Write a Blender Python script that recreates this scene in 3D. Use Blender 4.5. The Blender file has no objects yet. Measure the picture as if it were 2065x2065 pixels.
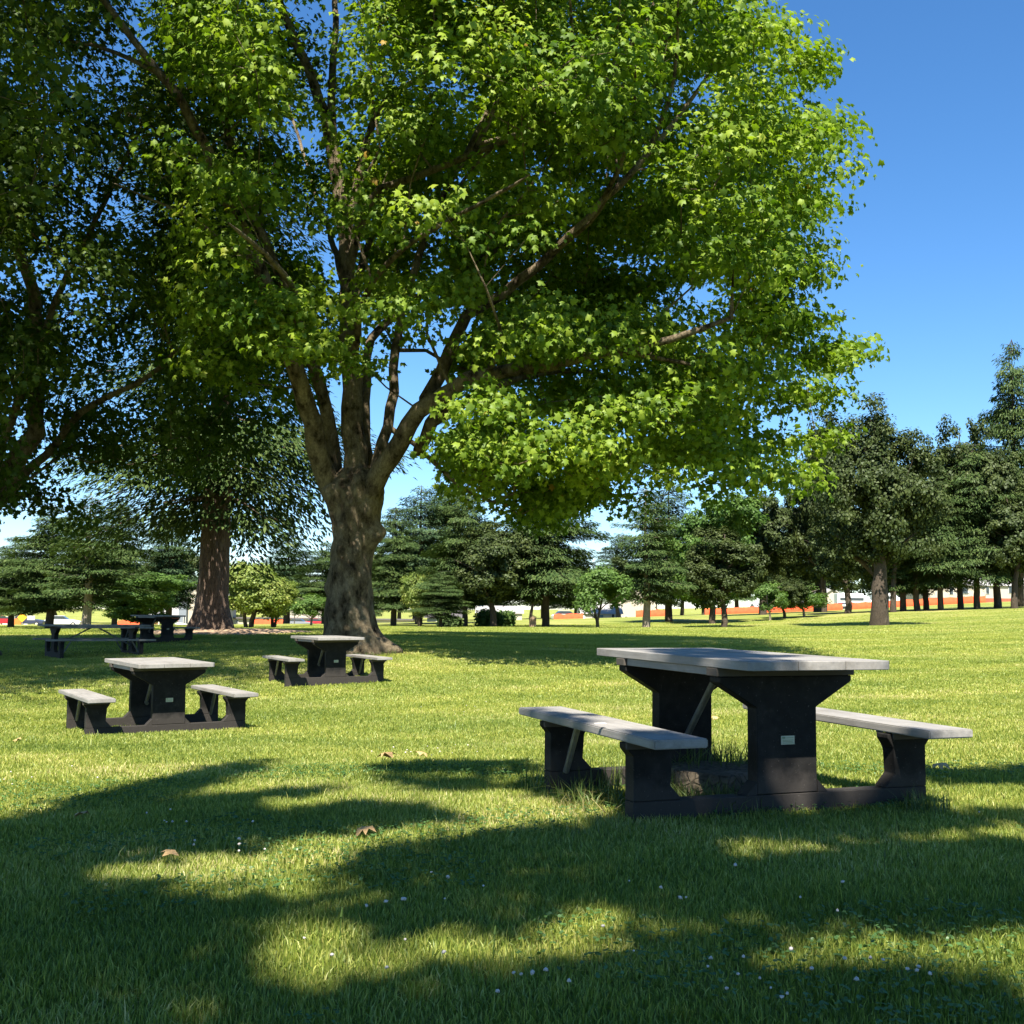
import bpy, bmesh, math, random
import numpy as np
from mathutils import Vector, Matrix
random.seed(7)
RNG = np.random.default_rng(11)
S = bpy.context.scene
COL = S.collection
R = math.radians

# ------------------------------------------------------------------ camera model
F, CX, HC, PIT, ROLL = 2224.0, 1032.5, 0.947, 0.0946, 0.0108
def unp(X, Y, d):
    """point at forward distance d (metres along +y) seen at the photo position X,Y (0..1932)"""
    u, v = X*1.0688-CX, Y*1.0688-CX
    c, s = math.cos(ROLL), math.sin(ROLL)
    u, v = c*u+s*v, -s*u+c*v
    a, b = u/F, -v/F
    # camera axes: right x, forward (0,cos,sin), up (0,-sin,cos)
    y = math.cos(PIT)-b*math.sin(PIT); z = math.sin(PIT)+b*math.cos(PIT)
    return (a/y*d, d, HC+z/y*d)
def proj(P):
    P = np.asarray(P, float)
    x, y, z = P[:, 0], P[:, 1], P[:, 2]-HC
    yc = y*math.cos(PIT)+z*math.sin(PIT); zc = -y*math.sin(PIT)+z*math.cos(PIT)
    yc = np.where(yc < .05, .05, yc)
    u, v = F*x/yc, -F*zc/yc
    c, s = math.cos(ROLL), math.sin(ROLL)
    return (c*u-s*v+CX)/1.0688, (s*u+c*v+CX)/1.0688

cam = bpy.data.cameras.new('camera'); cam.lens = F/2065*36; cam.sensor_width = 36
cam.clip_start = .05; cam.clip_end = 3000
co = bpy.data.objects.new('camera', cam); COL.objects.link(co)
co.location = (0, 0, HC)
co.rotation_euler = (Matrix.Rotation(math.pi/2+PIT, 3, 'X') @ Matrix.Rotation(ROLL, 3, 'Z')).to_euler()
S.camera = co

# ------------------------------------------------------------------ light
SUN_EL, SUN_TH = R(54), R(4)          # the sun stands high behind the camera, a touch to the left
SD = np.array([-math.sin(SUN_TH)*math.cos(SUN_EL), -math.cos(SUN_TH)*math.cos(SUN_EL), math.sin(SUN_EL)])
W = bpy.data.worlds.new('World'); S.world = W; W.use_nodes = True
nt = W.node_tree; nt.nodes.clear()
sky = nt.nodes.new('ShaderNodeTexSky'); sky.sky_type = 'NISHITA'; sky.sun_disc = False
sky.sun_elevation = SUN_EL; sky.sun_rotation = math.atan2(SD[0], SD[1])
sky.air_density = 1.0; sky.dust_density = .05; sky.ozone_density = 6.0; sky.altitude = 100
bg = nt.nodes.new('ShaderNodeBackground'); bg.inputs[1].default_value = .072
wo = nt.nodes.new('ShaderNodeOutputWorld')
hs = nt.nodes.new('ShaderNodeHueSaturation'); hs.inputs['Saturation'].default_value = 1.17; nt.links.new(sky.outputs[0], hs.inputs['Color']); nt.links.new(hs.outputs[0], bg.inputs[0]); nt.links.new(bg.outputs[0], wo.inputs[0])
sl = bpy.data.lights.new('sun', 'SUN'); sl.energy = 5.0; sl.angle = R(.53); sl.color = (1, .93, .80)
so = bpy.data.objects.new('sun', sl); COL.objects.link(so); so.location = (0, -10, 30)
so.rotation_euler = Vector(SD).to_track_quat('Z', 'Y').to_euler()
S.view_settings.view_transform = 'Standard'; S.view_settings.look = 'None'
S.view_settings.gamma = 1; S.view_settings.exposure = 1.55
S.cycles.use_denoising = True
S.cycles.max_bounces = 8; S.cycles.transparent_max_bounces = 8
S.cycles.transmission_bounces = 4; S.cycles.diffuse_bounces = 3; S.cycles.glossy_bounces = 2

# ------------------------------------------------------------------ materials
class NT:
    def __init__(s, name):
        s.m = bpy.data.materials.new(name); s.m.use_nodes = True; s.t = s.m.node_tree; s.t.nodes.clear()
        s.out = s.n('ShaderNodeOutputMaterial')
    def n(s, t, **k):
        x = s.t.nodes.new(t)
        for a, b in k.items():
            if isinstance(a, str) and a.startswith('i_'): x.inputs[a[2:].replace('_', ' ')].default_value = b
            else: setattr(x, a, b)
        return x
    def l(s, a, b): s.t.links.new(a, b)
    def coord(s, kind='Object', sc=1):
        c = s.n('ShaderNodeTexCoord'); return c.outputs[kind]
    def rcoord(s):
        c = s.n('ShaderNodeTexCoord'); i = s.n('ShaderNodeObjectInfo'); k = s.n('ShaderNodeMath', operation='MULTIPLY'); k.inputs[1].default_value = 40
        s.l(i.outputs['Random'], k.inputs[0]); v = s.n('ShaderNodeVectorMath', operation='ADD'); s.l(c.outputs['Object'], v.inputs[0]); s.l(k.outputs[0], v.inputs[1]); return v.outputs[0]
    def noise(s, vec, scale, detail=4, rough=.55):
        x = s.n('ShaderNodeTexNoise'); x.inputs['Scale'].default_value = scale
        x.inputs['Detail'].default_value = detail; x.inputs['Roughness'].default_value = rough
        if vec is not None: s.l(vec, x.inputs['Vector'])
        return x.outputs['Fac']
    def ramp(s, fac, stops):
        x = s.n('ShaderNodeValToRGB'); e = x.color_ramp.elements
        while len(e) < len(stops): e.new(.5)
        for i, (p, c) in enumerate(stops):
            e[i].position = p; e[i].color = (c if len(c) == 4 else (*c, 1))
        s.l(fac, x.inputs[0]); return x.outputs[0]
    def mix(s, fac, a, b, mode='MIX'):
        x = s.n('ShaderNodeMix'); x.data_type = 'RGBA'; x.blend_type = mode
        for v, i in ((fac, 0), (a, 6), (b, 7)):
            if hasattr(v, 'links'): s.l(v, x.inputs[i])
            elif i == 0: x.inputs[0].default_value = v
            else: x.inputs[i].default_value = (*v, 1)
        return x.outputs[2]
    def bump(s, h, strength=.3, dist=.02):
        x = s.n('ShaderNodeBump'); x.inputs['Strength'].default_value = strength
        x.inputs['Distance'].default_value = dist; s.l(h, x.inputs['Height']); return x.outputs[0]
    def pbr(s, col, rough=.6, spec=.4, normal=None, metal=0):
        b = s.n('ShaderNodeBsdfPrincipled')
        if hasattr(col, 'links'): s.l(col, b.inputs['Base Color'])
        else: b.inputs['Base Color'].default_value = (*col, 1)
        if hasattr(rough, 'links'): s.l(rough, b.inputs['Roughness'])
        else: b.inputs['Roughness'].default_value = rough
        b.inputs['Specular IOR Level'].default_value = spec; b.inputs['Metallic'].default_value = metal
        if normal is not None: s.l(normal, b.inputs['Normal'])
        s.l(b.outputs[0], s.out.inputs[0]); return b

def mat_plain(name, col, rough=.6, var=.12, scale=6, spec=.4, metal=0):
    m = NT(name); n = m.noise(m.coord(), scale)
    c = m.mix(m.ramp(n, [(.3, (0, 0, 0)), (.7, (1, 1, 1))]), tuple(x*(1-var) for x in col), tuple(min(1, x*(1+var)) for x in col))
    m.pbr(c, rough, spec, m.bump(m.noise(m.coord(), scale*8), .15, .005), metal); return m.m

def mat_leaf(name, stops, trans=.35, gloss=.06, tcol=(1.5, 1.7, .5)):
    """stops: colour ramp over the per-leaf random value 'tint'"""
    m = NT(name); a = m.n('ShaderNodeAttribute', attribute_name='tint')
    col = m.ramp(a.outputs['Fac'], stops)
    big = m.noise(m.n('ShaderNodeNewGeometry').outputs['Position'], .45, 2)
    col = m.mix(.55, col, m.mix(m.ramp(big, [(.35, (0, 0, 0)), (.65, (1, 1, 1))]), (.78, .85, .8), (1.25, 1.15, 1.0)), 'MULTIPLY')
    d = m.n('ShaderNodeBsdfDiffuse'); t = m.n('ShaderNodeBsdfTranslucent')
    m.l(col, d.inputs[0]); m.l(m.mix(1, col, tcol, 'MULTIPLY'), t.inputs[0])
    x = m.n('ShaderNodeMixShader'); x.inputs[0].default_value = trans
    m.l(d.outputs[0], x.inputs[1]); m.l(t.outputs[0], x.inputs[2])
    g = m.n('ShaderNodeBsdfGlossy'); g.inputs['Roughness'].default_value = .5; g.inputs[0].default_value = (.9, 1, .85, 1)
    y = m.n('ShaderNodeMixShader'); y.inputs[0].default_value = gloss
    m.l(x.outputs[0], y.inputs[1]); m.l(g.outputs[0], y.inputs[2]); m.l(y.outputs[0], m.out.inputs[0])
    return m.m

def mat_plane_bark():
    m = NT('plane_bark'); c = m.coord(); mp = m.n('ShaderNodeMapping'); mp.inputs['Scale'].default_value = (1, 1, .55); m.l(c, mp.inputs[0]); v = mp.outputs[0]
    n1 = m.noise(v, 1.5, 7, .62); n2 = m.noise(v, 5, 7, .65); n3 = m.noise(v, 22, 6, .7)
    col = m.ramp(n2, [(.36, (.024, .018, .011)), (.44, (.10, .076, .050)), (.52, (.16, .126, .083)), (.62, (.27, .215, .145))])
    col = m.mix(m.ramp(n1, [(.5, (0, 0, 0)), (.56, (.9, .9, .9))]), col, m.ramp(n3, [(.3, (.16, .125, .08)), (.7, (.32, .26, .17))]))
    col = m.mix(.6, col, m.ramp(n3, [(.3, (.5, .5, .5)), (.55, (1.1, 1.1, 1.1))]), 'MULTIPLY')
    n4 = m.noise(v, 60, 4, .8); col = m.mix(.5, col, m.ramp(n4, [(.35, (.5, .5, .5)), (.6, (1.15, 1.15, 1.15))]), 'MULTIPLY')
    m.pbr(col, .9, .12, m.bump(m.mix(.5, m.mix(.5, n2, n3), n4), 1, .09)); return m.m
def mat_bark(name, dark, mid, light, patch=2.2, amount=.5, bump=.6, stretch=.35):
    m = NT(name); c = m.coord(); mp = m.n('ShaderNodeMapping'); mp.inputs['Scale'].default_value = (1, 1, stretch); m.l(c, mp.inputs[0])
    v = mp.outputs[0]
    n1 = m.noise(v, patch, 6, .6); n2 = m.noise(v, patch*7, 6, .7)
    base = m.ramp(n2, [(.3, dark), (.5, mid), (.75, tuple(x*1.25 for x in mid))])
    col = m.mix(m.ramp(n1, [(amount, (0, 0, 0)), (amount+.06, (1, 1, 1))]), base, light)
    vo = m.n('ShaderNodeTexVoronoi', feature='DISTANCE_TO_EDGE'); vo.inputs['Scale'].default_value = patch*5; m.l(v, vo.inputs['Vector'])
    crack = m.ramp(vo.outputs['Distance'], [(0, (.35, .35, .35)), (.12, (1, 1, 1))])
    col = m.mix(.55, col, crack, 'MULTIPLY')
    h = m.mix(.5, m.mix(.5, n2, n1), crack)
    m.pbr(col, .85, .2, m.bump(h, bump, .05)); return m.m

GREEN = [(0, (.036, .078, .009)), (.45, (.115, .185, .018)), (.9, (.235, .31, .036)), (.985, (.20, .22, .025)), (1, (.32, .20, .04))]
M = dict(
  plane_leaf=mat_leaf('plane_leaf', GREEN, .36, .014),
  plane_leaf_dark=mat_leaf('plane_leaf_dark', [(0, (.024, .048, .007)), (.6, (.052, .088, .011)), (1, (.10, .145, .02))], .36, .014),  # darker copy of plane_leaf, the left trees' shade put into the colour
  conifer=mat_leaf('conifer_needles', [(0, (.026, .050, .016)), (.6, (.050, .084, .026)), (1, (.085, .12, .038))], .15, .012, (1.1, 1.2, .6)),
  conifer_blue=mat_leaf('blue_conifer_needles', [(0, (.025, .050, .024)), (.6, (.045, .080, .038)), (1, (.08, .12, .056))], .12, .012, (1.1, 1.2, .7)),
  oak=mat_leaf('oak_leaf', [(0, (.020, .032, .010)), (.6, (.038, .055, .016)), (1, (.07, .088, .028))], .15, .015, (1.2, 1.3, .6)),
  green=mat_leaf('green_leaf', [(0, (.045, .09, .020)), (.6, (.08, .145, .034)), (1, (.13, .19, .05))], .28, .015),
  lime=mat_leaf('lime_leaf', [(0, (.10, .15, .03)), (.6, (.17, .22, .05)), (1, (.26, .27, .08))], .3, .02),
  grass=mat_leaf('grass_blade', [(0, (.09, .14, .022)), (.4, (.21, .268, .042)), (.72, (.345, .37, .085)), (.9, (.46, .44, .155)), (1, (.55, .48, .26))], .36, .03, (1.2, 1.3, .5)),
  straw=mat_leaf('straw', [(0, (.06, .11, .02)), (.5, (.17, .18, .05)), (1, (.32, .26, .12))], .3, .04, (1.1, 1.1, .7)),
  clover=mat_leaf('clover_leaf', [(0, (.035, .085, .02)), (1, (.07, .15, .035))], .25, .06),
  bark_plane=mat_plane_bark(),
  bark_fir=mat_bark('fir_bark', (.05, .034, .026), (.15, .105, .08), (.22, .17, .13), 3, .62, 1, .22),
  bark_dark=mat_bark('dark_bark', (.03, .024, .018), (.08, .062, .048), (.13, .105, .08), 3, .6, .8, .3),
  bark_pale=mat_bark('pale_bark', (.14, .11, .085), (.27, .22, .17), (.36, .31, .25), 3, .55, .6, .4),
)
# ground: mown lawn with dry streaks
def mat_ground():
    m = NT('lawn'); pos = m.n('ShaderNodeNewGeometry').outputs['Position']
    mp = m.n('ShaderNodeMapping'); mp.inputs['Scale'].default_value = (1, 1, 1); m.l(pos, mp.inputs[0]); v = mp.outputs[0]
    a = m.ramp(m.noise(v, .16, 5, .6), [(.36, (.15, .20, .032)), (.52, (.235, .262, .055)), (.68, (.33, .31, .10))])
    st = m.n('ShaderNodeMapping'); st.inputs['Scale'].default_value = (.22, 1.1, 1); st.inputs['Rotation'].default_value = (0, 0, .1); m.l(pos, st.inputs[0])
    b = m.ramp(m.noise(st.outputs[0], .5, 4, .6), [(.45, (0, 0, 0)), (.66, (1, 1, 1))])
    c = m.mix(m.mix(.5, b, (0, 0, 0)), a, (.40, .36, .15))
    fine = m.ramp(m.noise(v, 9, 6, .75), [(.25, (.42, .5, .4)), (.5, (1, 1, 1)), (.75, (1.35, 1.3, 1.25))])
    c = m.mix(.85, c, fine, 'MULTIPLY')
    fine2 = m.ramp(m.noise(v, 70, 3, .8), [(.3, (.5, .55, .5)), (.6, (1.1, 1.1, 1.1))])
    c = m.mix(.7, c, fine2, 'MULTIPLY')
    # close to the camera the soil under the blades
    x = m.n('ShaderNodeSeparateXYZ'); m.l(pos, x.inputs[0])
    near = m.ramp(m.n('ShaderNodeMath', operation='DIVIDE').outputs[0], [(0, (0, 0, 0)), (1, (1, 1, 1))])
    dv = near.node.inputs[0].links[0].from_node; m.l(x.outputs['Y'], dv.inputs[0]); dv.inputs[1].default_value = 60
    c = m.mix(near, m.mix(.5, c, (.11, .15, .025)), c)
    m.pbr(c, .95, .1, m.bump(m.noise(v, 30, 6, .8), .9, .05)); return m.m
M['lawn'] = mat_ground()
def mat_black():
    m = NT('black_recycled_plastic'); c = m.rcoord()
    n = m.noise(c, 14, 6, .6); sc = m.n('ShaderNodeTexWave'); sc.inputs['Scale'].default_value = 3; sc.inputs['Distortion'].default_value = 14; sc.inputs['Detail'].default_value = 4; m.l(c, sc.inputs['Vector'])
    col = m.ramp(n, [(.3, (.008, .0075, .0075)), (.6, (.014, .0135, .013)), (.8, (.032, .030, .028))])
    col = m.mix(m.ramp(m.noise(c, 3.5, 5, .6), [(.5, (0, 0, 0)), (.78, (.4, .4, .4))]), col, (.045, .040, .036))
    oz = m.n('ShaderNodeSeparateXYZ'); m.l(m.coord(), oz.inputs[0])      # mud tone up the feet, also painting in sunlight on the lower legs
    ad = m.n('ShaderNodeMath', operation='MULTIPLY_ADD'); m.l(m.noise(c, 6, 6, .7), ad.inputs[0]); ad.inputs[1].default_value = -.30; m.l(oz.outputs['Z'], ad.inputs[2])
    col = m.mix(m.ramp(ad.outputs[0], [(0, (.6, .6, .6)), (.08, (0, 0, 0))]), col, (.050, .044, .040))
    v2 = m.noise(c, 60, 2, .9)
    col = m.mix(m.ramp(v2, [(.66, (0, 0, 0)), (.74, (.6, .6, .6))]), col, (.12, .11, .10))
    m.pbr(col, .7, .15, m.bump(m.noise(c, 45, 5, .7), .35, .004)); return m.m
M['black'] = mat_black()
def mat_grey():
    m = NT('weathered_grey_plastic'); c = m.rcoord(); mp = m.n('ShaderNodeMapping'); mp.inputs['Scale'].default_value = (14, 1, 14); m.l(c, mp.inputs[0])
    n = m.noise(mp.outputs[0], 2.4, 8, .72); n2 = m.noise(c, 5, 6, .6)
    col = m.ramp(n, [(.3, (.20, .193, .185)), (.6, (.285, .273, .258)), (.8, (.36, .345, .325))])
    col = m.mix(.5, col, m.ramp(n2, [(.3, (.62, .6, .58)), (.6, (1, 1, 1))]), 'MULTIPLY')
    n3 = m.noise(c, 2.2, 5, .65); col = m.mix(.6, col, m.ramp(n3, [(.35, (.62, .60, .56)), (.5, (1, 1, 1)), (.7, (1.08, 1.08, 1.08))]), 'MULTIPLY')
    n4 = m.noise(c, 34, 3, .8); col = m.mix(m.ramp(n4, [(.68, (0, 0, 0)), (.74, (.7, .7, .7))]), col, (.10, .09, .08))
    m.pbr(col, .7, .35, m.bump(m.mix(.5, n, n2), .4, .004)); return m.m
M['grey'] = mat_grey()
M['beam'] = mat_plain('weathered_beam', (.07, .06, .05), .8)
M['metal'] = mat_plain('galvanised_tube', (.20, .20, .19), .5, .2, 20, .5, .6)
M['plate'] = mat_plain('cream_plate', (.42, .41, .31), .6); M['ink'] = mat_plain('faded_ink', (.16, .22, .13), .7)
M['bolt'] = mat_plain('dark_bolt', (.05, .05, .05), .5, .1, 20, .5, .5)
M['stump'] = mat_bark('weathered_stump', (.05, .04, .028), (.11, .088, .062), (.17, .135, .10), 4, .55, .6, 1)
M['white'] = mat_plain('white_paint', (.62, .60, .56), .7, .04); M['cream'] = mat_plain('cream_wall', (.42, .37, .30), .8, .05)
M['bluegrey'] = mat_plain('blue_grey_siding', (.17, .19, .22), .8); M['roof'] = mat_plain('grey_roof', (.30, .29, .28), .8)  # blue-grey also paints the shade on the cream house's side wall
M['darkroof'] = mat_plain('dark_roof', (.10, .09, .09), .8); M['brick'] = mat_plain('red_brick', (.33, .09, .05), .85, .25)
M['glass'] = mat_plain('dark_window_glass', (.03, .04, .05), .1, .1, 3, .8); M['door'] = mat_plain('blue_door', (.06, .12, .17), .6)
M['orange'] = mat_plain('orange_mesh', (.62, .075, .018), .8, .2, 2); M['yellow'] = mat_plain('yellow_orange', (.85, .42, .02), .6)
M['signorange'] = mat_plain('sign_orange', (.85, .17, .03), .6); M['pole'] = mat_plain('pale_pole', (.45, .43, .38), .7)
M['red'] = mat_plain('red_paint', (.42, .02, .03), .3, .05, 3, .6); M['carwhite'] = mat_plain('white_car_paint', (.75, .75, .75), .3, .03, 3, .6)
M['cargrey'] = mat_plain('grey_car_paint', (.20, .21, .24), .3, .03, 3, .6); M['cardark'] = mat_plain('dark_blue_car_paint', (.03, .035, .07), .3, .05, 3, .6)
M['tyre'] = mat_plain('tyre_rubber', (.02, .02, .02), .9); M['brown'] = mat_plain('brown_box', (.22, .15, .10), .8)
M['petal'] = mat_plain('clover_petal', (.50, .46, .42), .8, .1, 60); M['deadleaf'] = mat_plain('dead_leaf', (.42, .27, .12), .7, .3, 30)
M['soil'] = mat_plain('pinkish_needle_litter', (.34, .235, .15), .95, .25, 3)
M['asphalt'] = mat_plain('asphalt', (.07, .07, .07), .9, .2, 1)

# ------------------------------------------------------------------ mesh helpers
def mesh_np(name, V, faces, tint=None, mats=(), mi=None, smooth=False):
    """faces: list of (n,k) int arrays"""
    me = bpy.data.meshes.new(name); V = np.asarray(V, np.float32)
    me.vertices.add(len(V)); me.vertices.foreach_set('co', V.ravel())
    lt = np.concatenate([np.full(len(f), f.shape[1], np.int32) for f in faces])
    lv = np.concatenate([f.ravel() for f in faces]).astype(np.int32)
    me.loops.add(len(lv)); me.loops.foreach_set('vertex_index', lv)
    me.polygons.add(len(lt)); ls = np.zeros(len(lt), np.int32); ls[1:] = np.cumsum(lt)[:-1]
    me.polygons.foreach_set('loop_start', ls)
    try: me.polygons.foreach_set('loop_total', lt)
    except Exception: pass
    if mi is not None: me.polygons.foreach_set('material_index', np.asarray(mi, np.int32))
    if smooth: me.polygons.foreach_set('use_smooth', np.ones(len(lt), bool))
    for m in mats: me.materials.append(m)
    me.update(calc_edges=True)
    if tint is not None:
        a = me.attributes.new('tint', 'FLOAT', 'POINT'); a.data.foreach_set('value', np.asarray(tint, np.float32))
    return me
def link(name, me, parent=None, loc=None):
    o = bpy.data.objects.new(name, me); COL.objects.link(o)
    if parent is not None: o.parent = parent
    if loc is not None: o.location = loc
    return o
def tag(o, label=None, cat=None, group=None, kind=None):
    if label: o['label'] = label
    if cat: o['category'] = cat
    if group: o['group'] = group
    if kind: o['kind'] = kind
    return o
def empty(name, loc, rz=0):
    o = bpy.data.objects.new(name, None); COL.objects.link(o); o.location = loc; o.rotation_euler = (0, 0, rz); o.empty_display_size = .2
    return o
def copy_tree(o, parent=None):
    c = o.copy(); COL.objects.link(c); c.parent = parent
    for ch in list(o.children): copy_tree(ch, c)
    return c
class MB:
    def __init__(s): s.bm = bmesh.new()
    def poly(s, pts, axis, a, b, mat=0):
        """prism: 2D outline pts extruded along axis from a to b; axis 'y': pts=(x,z); 'x': pts=(y,z); 'z': pts=(x,y)"""
        def P(p, t): return {'y': (p[0], t, p[1]), 'x': (t, p[0], p[1]), 'z': (p[0], p[1], t)}[axis]
        A = [s.bm.verts.new(P(p, a)) for p in pts]; B = [s.bm.verts.new(P(p, b)) for p in pts]
        n = len(pts); fs = [s.bm.faces.new(A), s.bm.faces.new(B[::-1])]
        for i in range(n): fs.append(s.bm.faces.new((A[i], B[i], B[(i+1) % n], A[(i+1) % n])))
        for f in fs: f.material_index = mat
        return s
    def box(s, x0, x1, y0, y1, z0, z1, mat=0):
        return s.poly([(x0, z0), (x1, z0), (x1, z1), (x0, z1)], 'y', y0, y1, mat)
    def tube(s, p, q, r, r2=None, n=10, mat=0):
        p, q = Vector(p), Vector(q); d = (q-p).normalized(); u = d.orthogonal().normalized(); w = d.cross(u); r2 = r if r2 is None else r2
        A = [s.bm.verts.new(p+(u*math.cos(t)+w*math.sin(t))*r) for t in [2*math.pi*i/n for i in range(n)]]
        B = [s.bm.verts.new(q+(u*math.cos(t)+w*math.sin(t))*r2) for t in [2*math.pi*i/n for i in range(n)]]
        fs = [s.bm.faces.new(A[::-1]), s.bm.faces.new(B)]+[s.bm.faces.new((A[i], A[(i+1) % n], B[(i+1) % n], B[i])) for i in range(n)]
        for f in fs: f.material_index = mat
        return s
    def mesh(s, name, mats, bevel=0, seg=1):
        bmesh.ops.recalc_face_normals(s.bm, faces=s.bm.faces)
        if bevel: bmesh.ops.bevel(s.bm, geom=list(s.bm.edges), offset=bevel, segments=seg, affect='EDGES', clamp_overlap=True)
        me = bpy.data.meshes.new(name); s.bm.to_mesh(me); s.bm.free()
        for m in (mats if isinstance(mats, (list, tuple)) else [mats]): me.materials.append(m)
        return me

# ------------------------------------------------------------------ terrain
CP = [(0, 0, 0), (-3, 3, 0), (3, 3, 0), (1.17, 6, 0), (6, 6.5, .03), (-5, 6, -.06), (-3.94, 12.44, -.344), (3, 13, -.16), (-3.14, 18.97, -.184),
      (-10.1, 27, -.12), (-12, 14, -.3), (8, 22, -.05), (0, -15, .1), (-20, 0, .0), (20, 0, .2), (-60, 10, 0), (60, 10, 1.5), (0, -80, 0),
      (-25, 40, .1), (-120, 100, 0), (300, -50, 2), (-300, -50, 0)]
CP += [unp(*a) for a in [(665, 1232, 24), (400, 1191, 38), (160, 1189, 60), (20, 1190, 60), (500, 1184, 75), (930, 1183, 72), (1030, 1183, 75),
      (1220, 1184, 70), (1360, 1183, 75), (1650, 1181, 65), (1400, 1200, 40), (1750, 1190, 45), (1900, 1178, 50), (1685, 1155, 90), (1900, 1147, 90),
      (600, 1183, 200), (100, 1187, 200), (1130, 1172, 200), (1338, 1161, 170), (1590, 1151, 170), (1800, 1139, 170), (2100, 1128, 170),
      (100, 1166, 500), (1000, 1160, 500), (1900, 1130, 500)]]
CP = np.array(CP)
def _phi(r): return np.sqrt(r*r+9.0)
_D = np.hypot(CP[:, None, 0]-CP[None, :, 0], CP[:, None, 1]-CP[None, :, 1])
_w = np.linalg.solve(_phi(_D)+1e-3*np.eye(len(CP)), CP[:, 2])
def T(x, y):
    x = np.atleast_1d(np.asarray(x, float)); y = np.atleast_1d(np.asarray(y, float))
    out = np.zeros(x.shape)
    for (a, b, _), w in zip(CP, _w): out += w*_phi(np.hypot(x-a, y-b))
    return out
def Tz(x, y): return float(T(x, y)[0])
def axis(n, c, k, L):
    t = np.linspace(-1, 1, n); return c+L*np.sinh(k*t)/math.sinh(k)
gx, gy = axis(281, 0, 7.2, 900), axis(301, 8, 7.2, 900)
GX, GY = np.meshgrid(gx, gy); GZ = T(GX.ravel(), GY.ravel())
GZ = np.clip(GZ, -8, 14)
nx, ny = len(gx), len(gy); ii = (np.arange(ny-1)[:, None]*nx+np.arange(nx-1)[None, :]).ravel()
me = mesh_np('ground', np.stack([GX.ravel(), GY.ravel(), GZ], 1), [np.stack([ii, ii+1, ii+nx+1, ii+nx], 1)], mats=[M['lawn']], smooth=True)
tag(link('ground', me), 'mown green lawn with dry yellow streaks rising gently to the right', kind='structure')

# ------------------------------------------------------------------ leaves
LEAF_V = np.array([(0, 0, 0), (.46, .12, -.09), (.28, .37, .03), (.50, .68, -.14), (.23, .64, .03), (0, 1.0, -.20), (-.23, .64, .03), (-.50, .68, -.08), (-.28, .37, .02), (-.44, .12, -.12)])
LEAF_F = np.array([(0, 1, 2), (2, 3, 4), (4, 5, 6), (6, 7, 8), (8, 9, 0), (0, 2, 8), (2, 4, 8), (4, 6, 8)])
KITE_V = np.array([(0, 0, 0), (.32, .45, .05), (0, 1, -.08), (-.32, .45, .05)]); KITE_F = np.array([(0, 1, 2, 3)])
OVAL_V = np.array([(0, 0, 0), (.38, .3, .05), (.34, .75, 0), (0, 1, -.08), (-.34, .75, 0), (-.38, .3, .05)]); OVAL_F = np.array([(0, 1, 2, 3), (0, 3, 4, 5)])
def unit(a): return a/np.maximum(np.linalg.norm(a, axis=-1, keepdims=True), 1e-9)
def scatter(P, N, D, size, LV, LF, rng, tint=None):
    """place a leaf outline at each P, normal N, pointing along D (made perpendicular)"""
    N = unit(N); D = unit(D-(D*N).sum(1, keepdims=True)*N); Xv = np.cross(D, N)
    s = size[:, None, None]
    V = P[:, None, :]+s*(LV[None, :, 0:1]*Xv[:, None]+LV[None, :, 1:2]*D[:, None]+LV[None, :, 2:3]*N[:, None])
    n, k = len(P), len(LV)
    Fc = (LF[None]+(np.arange(n)*k)[:, None, None]).reshape(-1, LF.shape[1])
    t = rng.random(n) if tint is None else tint
    return V.reshape(-1, 3), Fc, np.repeat(t, k)
def clump_leaves(C, rad, per, size, rng, centre=None, up=.55, flat=.75, droop=.35, LV=LEAF_V, LF=LEAF_F, outw=.45):
    n = len(C)*per; c = np.repeat(C, per, 0)
    d = unit(rng.normal(size=(n, 3))); r = rng.random(n)**.55
    rr = np.repeat(rad if np.ndim(rad) else np.full(len(C), rad), per)
    off = d*(r*rr)[:, None]; off[:, 2] *= flat
    P = c+off
    N = np.array([0, 0, up])+d*outw+rng.normal(size=(n, 3))*.42
    if centre is not None: N += unit(P-centre)*outw
    D = d+np.array([0, 0, -droop])+rng.normal(size=(n, 3))*.5
    sz = size*(.55+.8*rng.random(n))
    ct = np.repeat(rng.random(len(C)), per)
    t = np.clip(.45*rng.random(n)+.55*ct, 0, .98); t[rng.random(n) < .0015] = 1
    return scatter(P, N, D, sz, LV, LF, rng, t)

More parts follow.
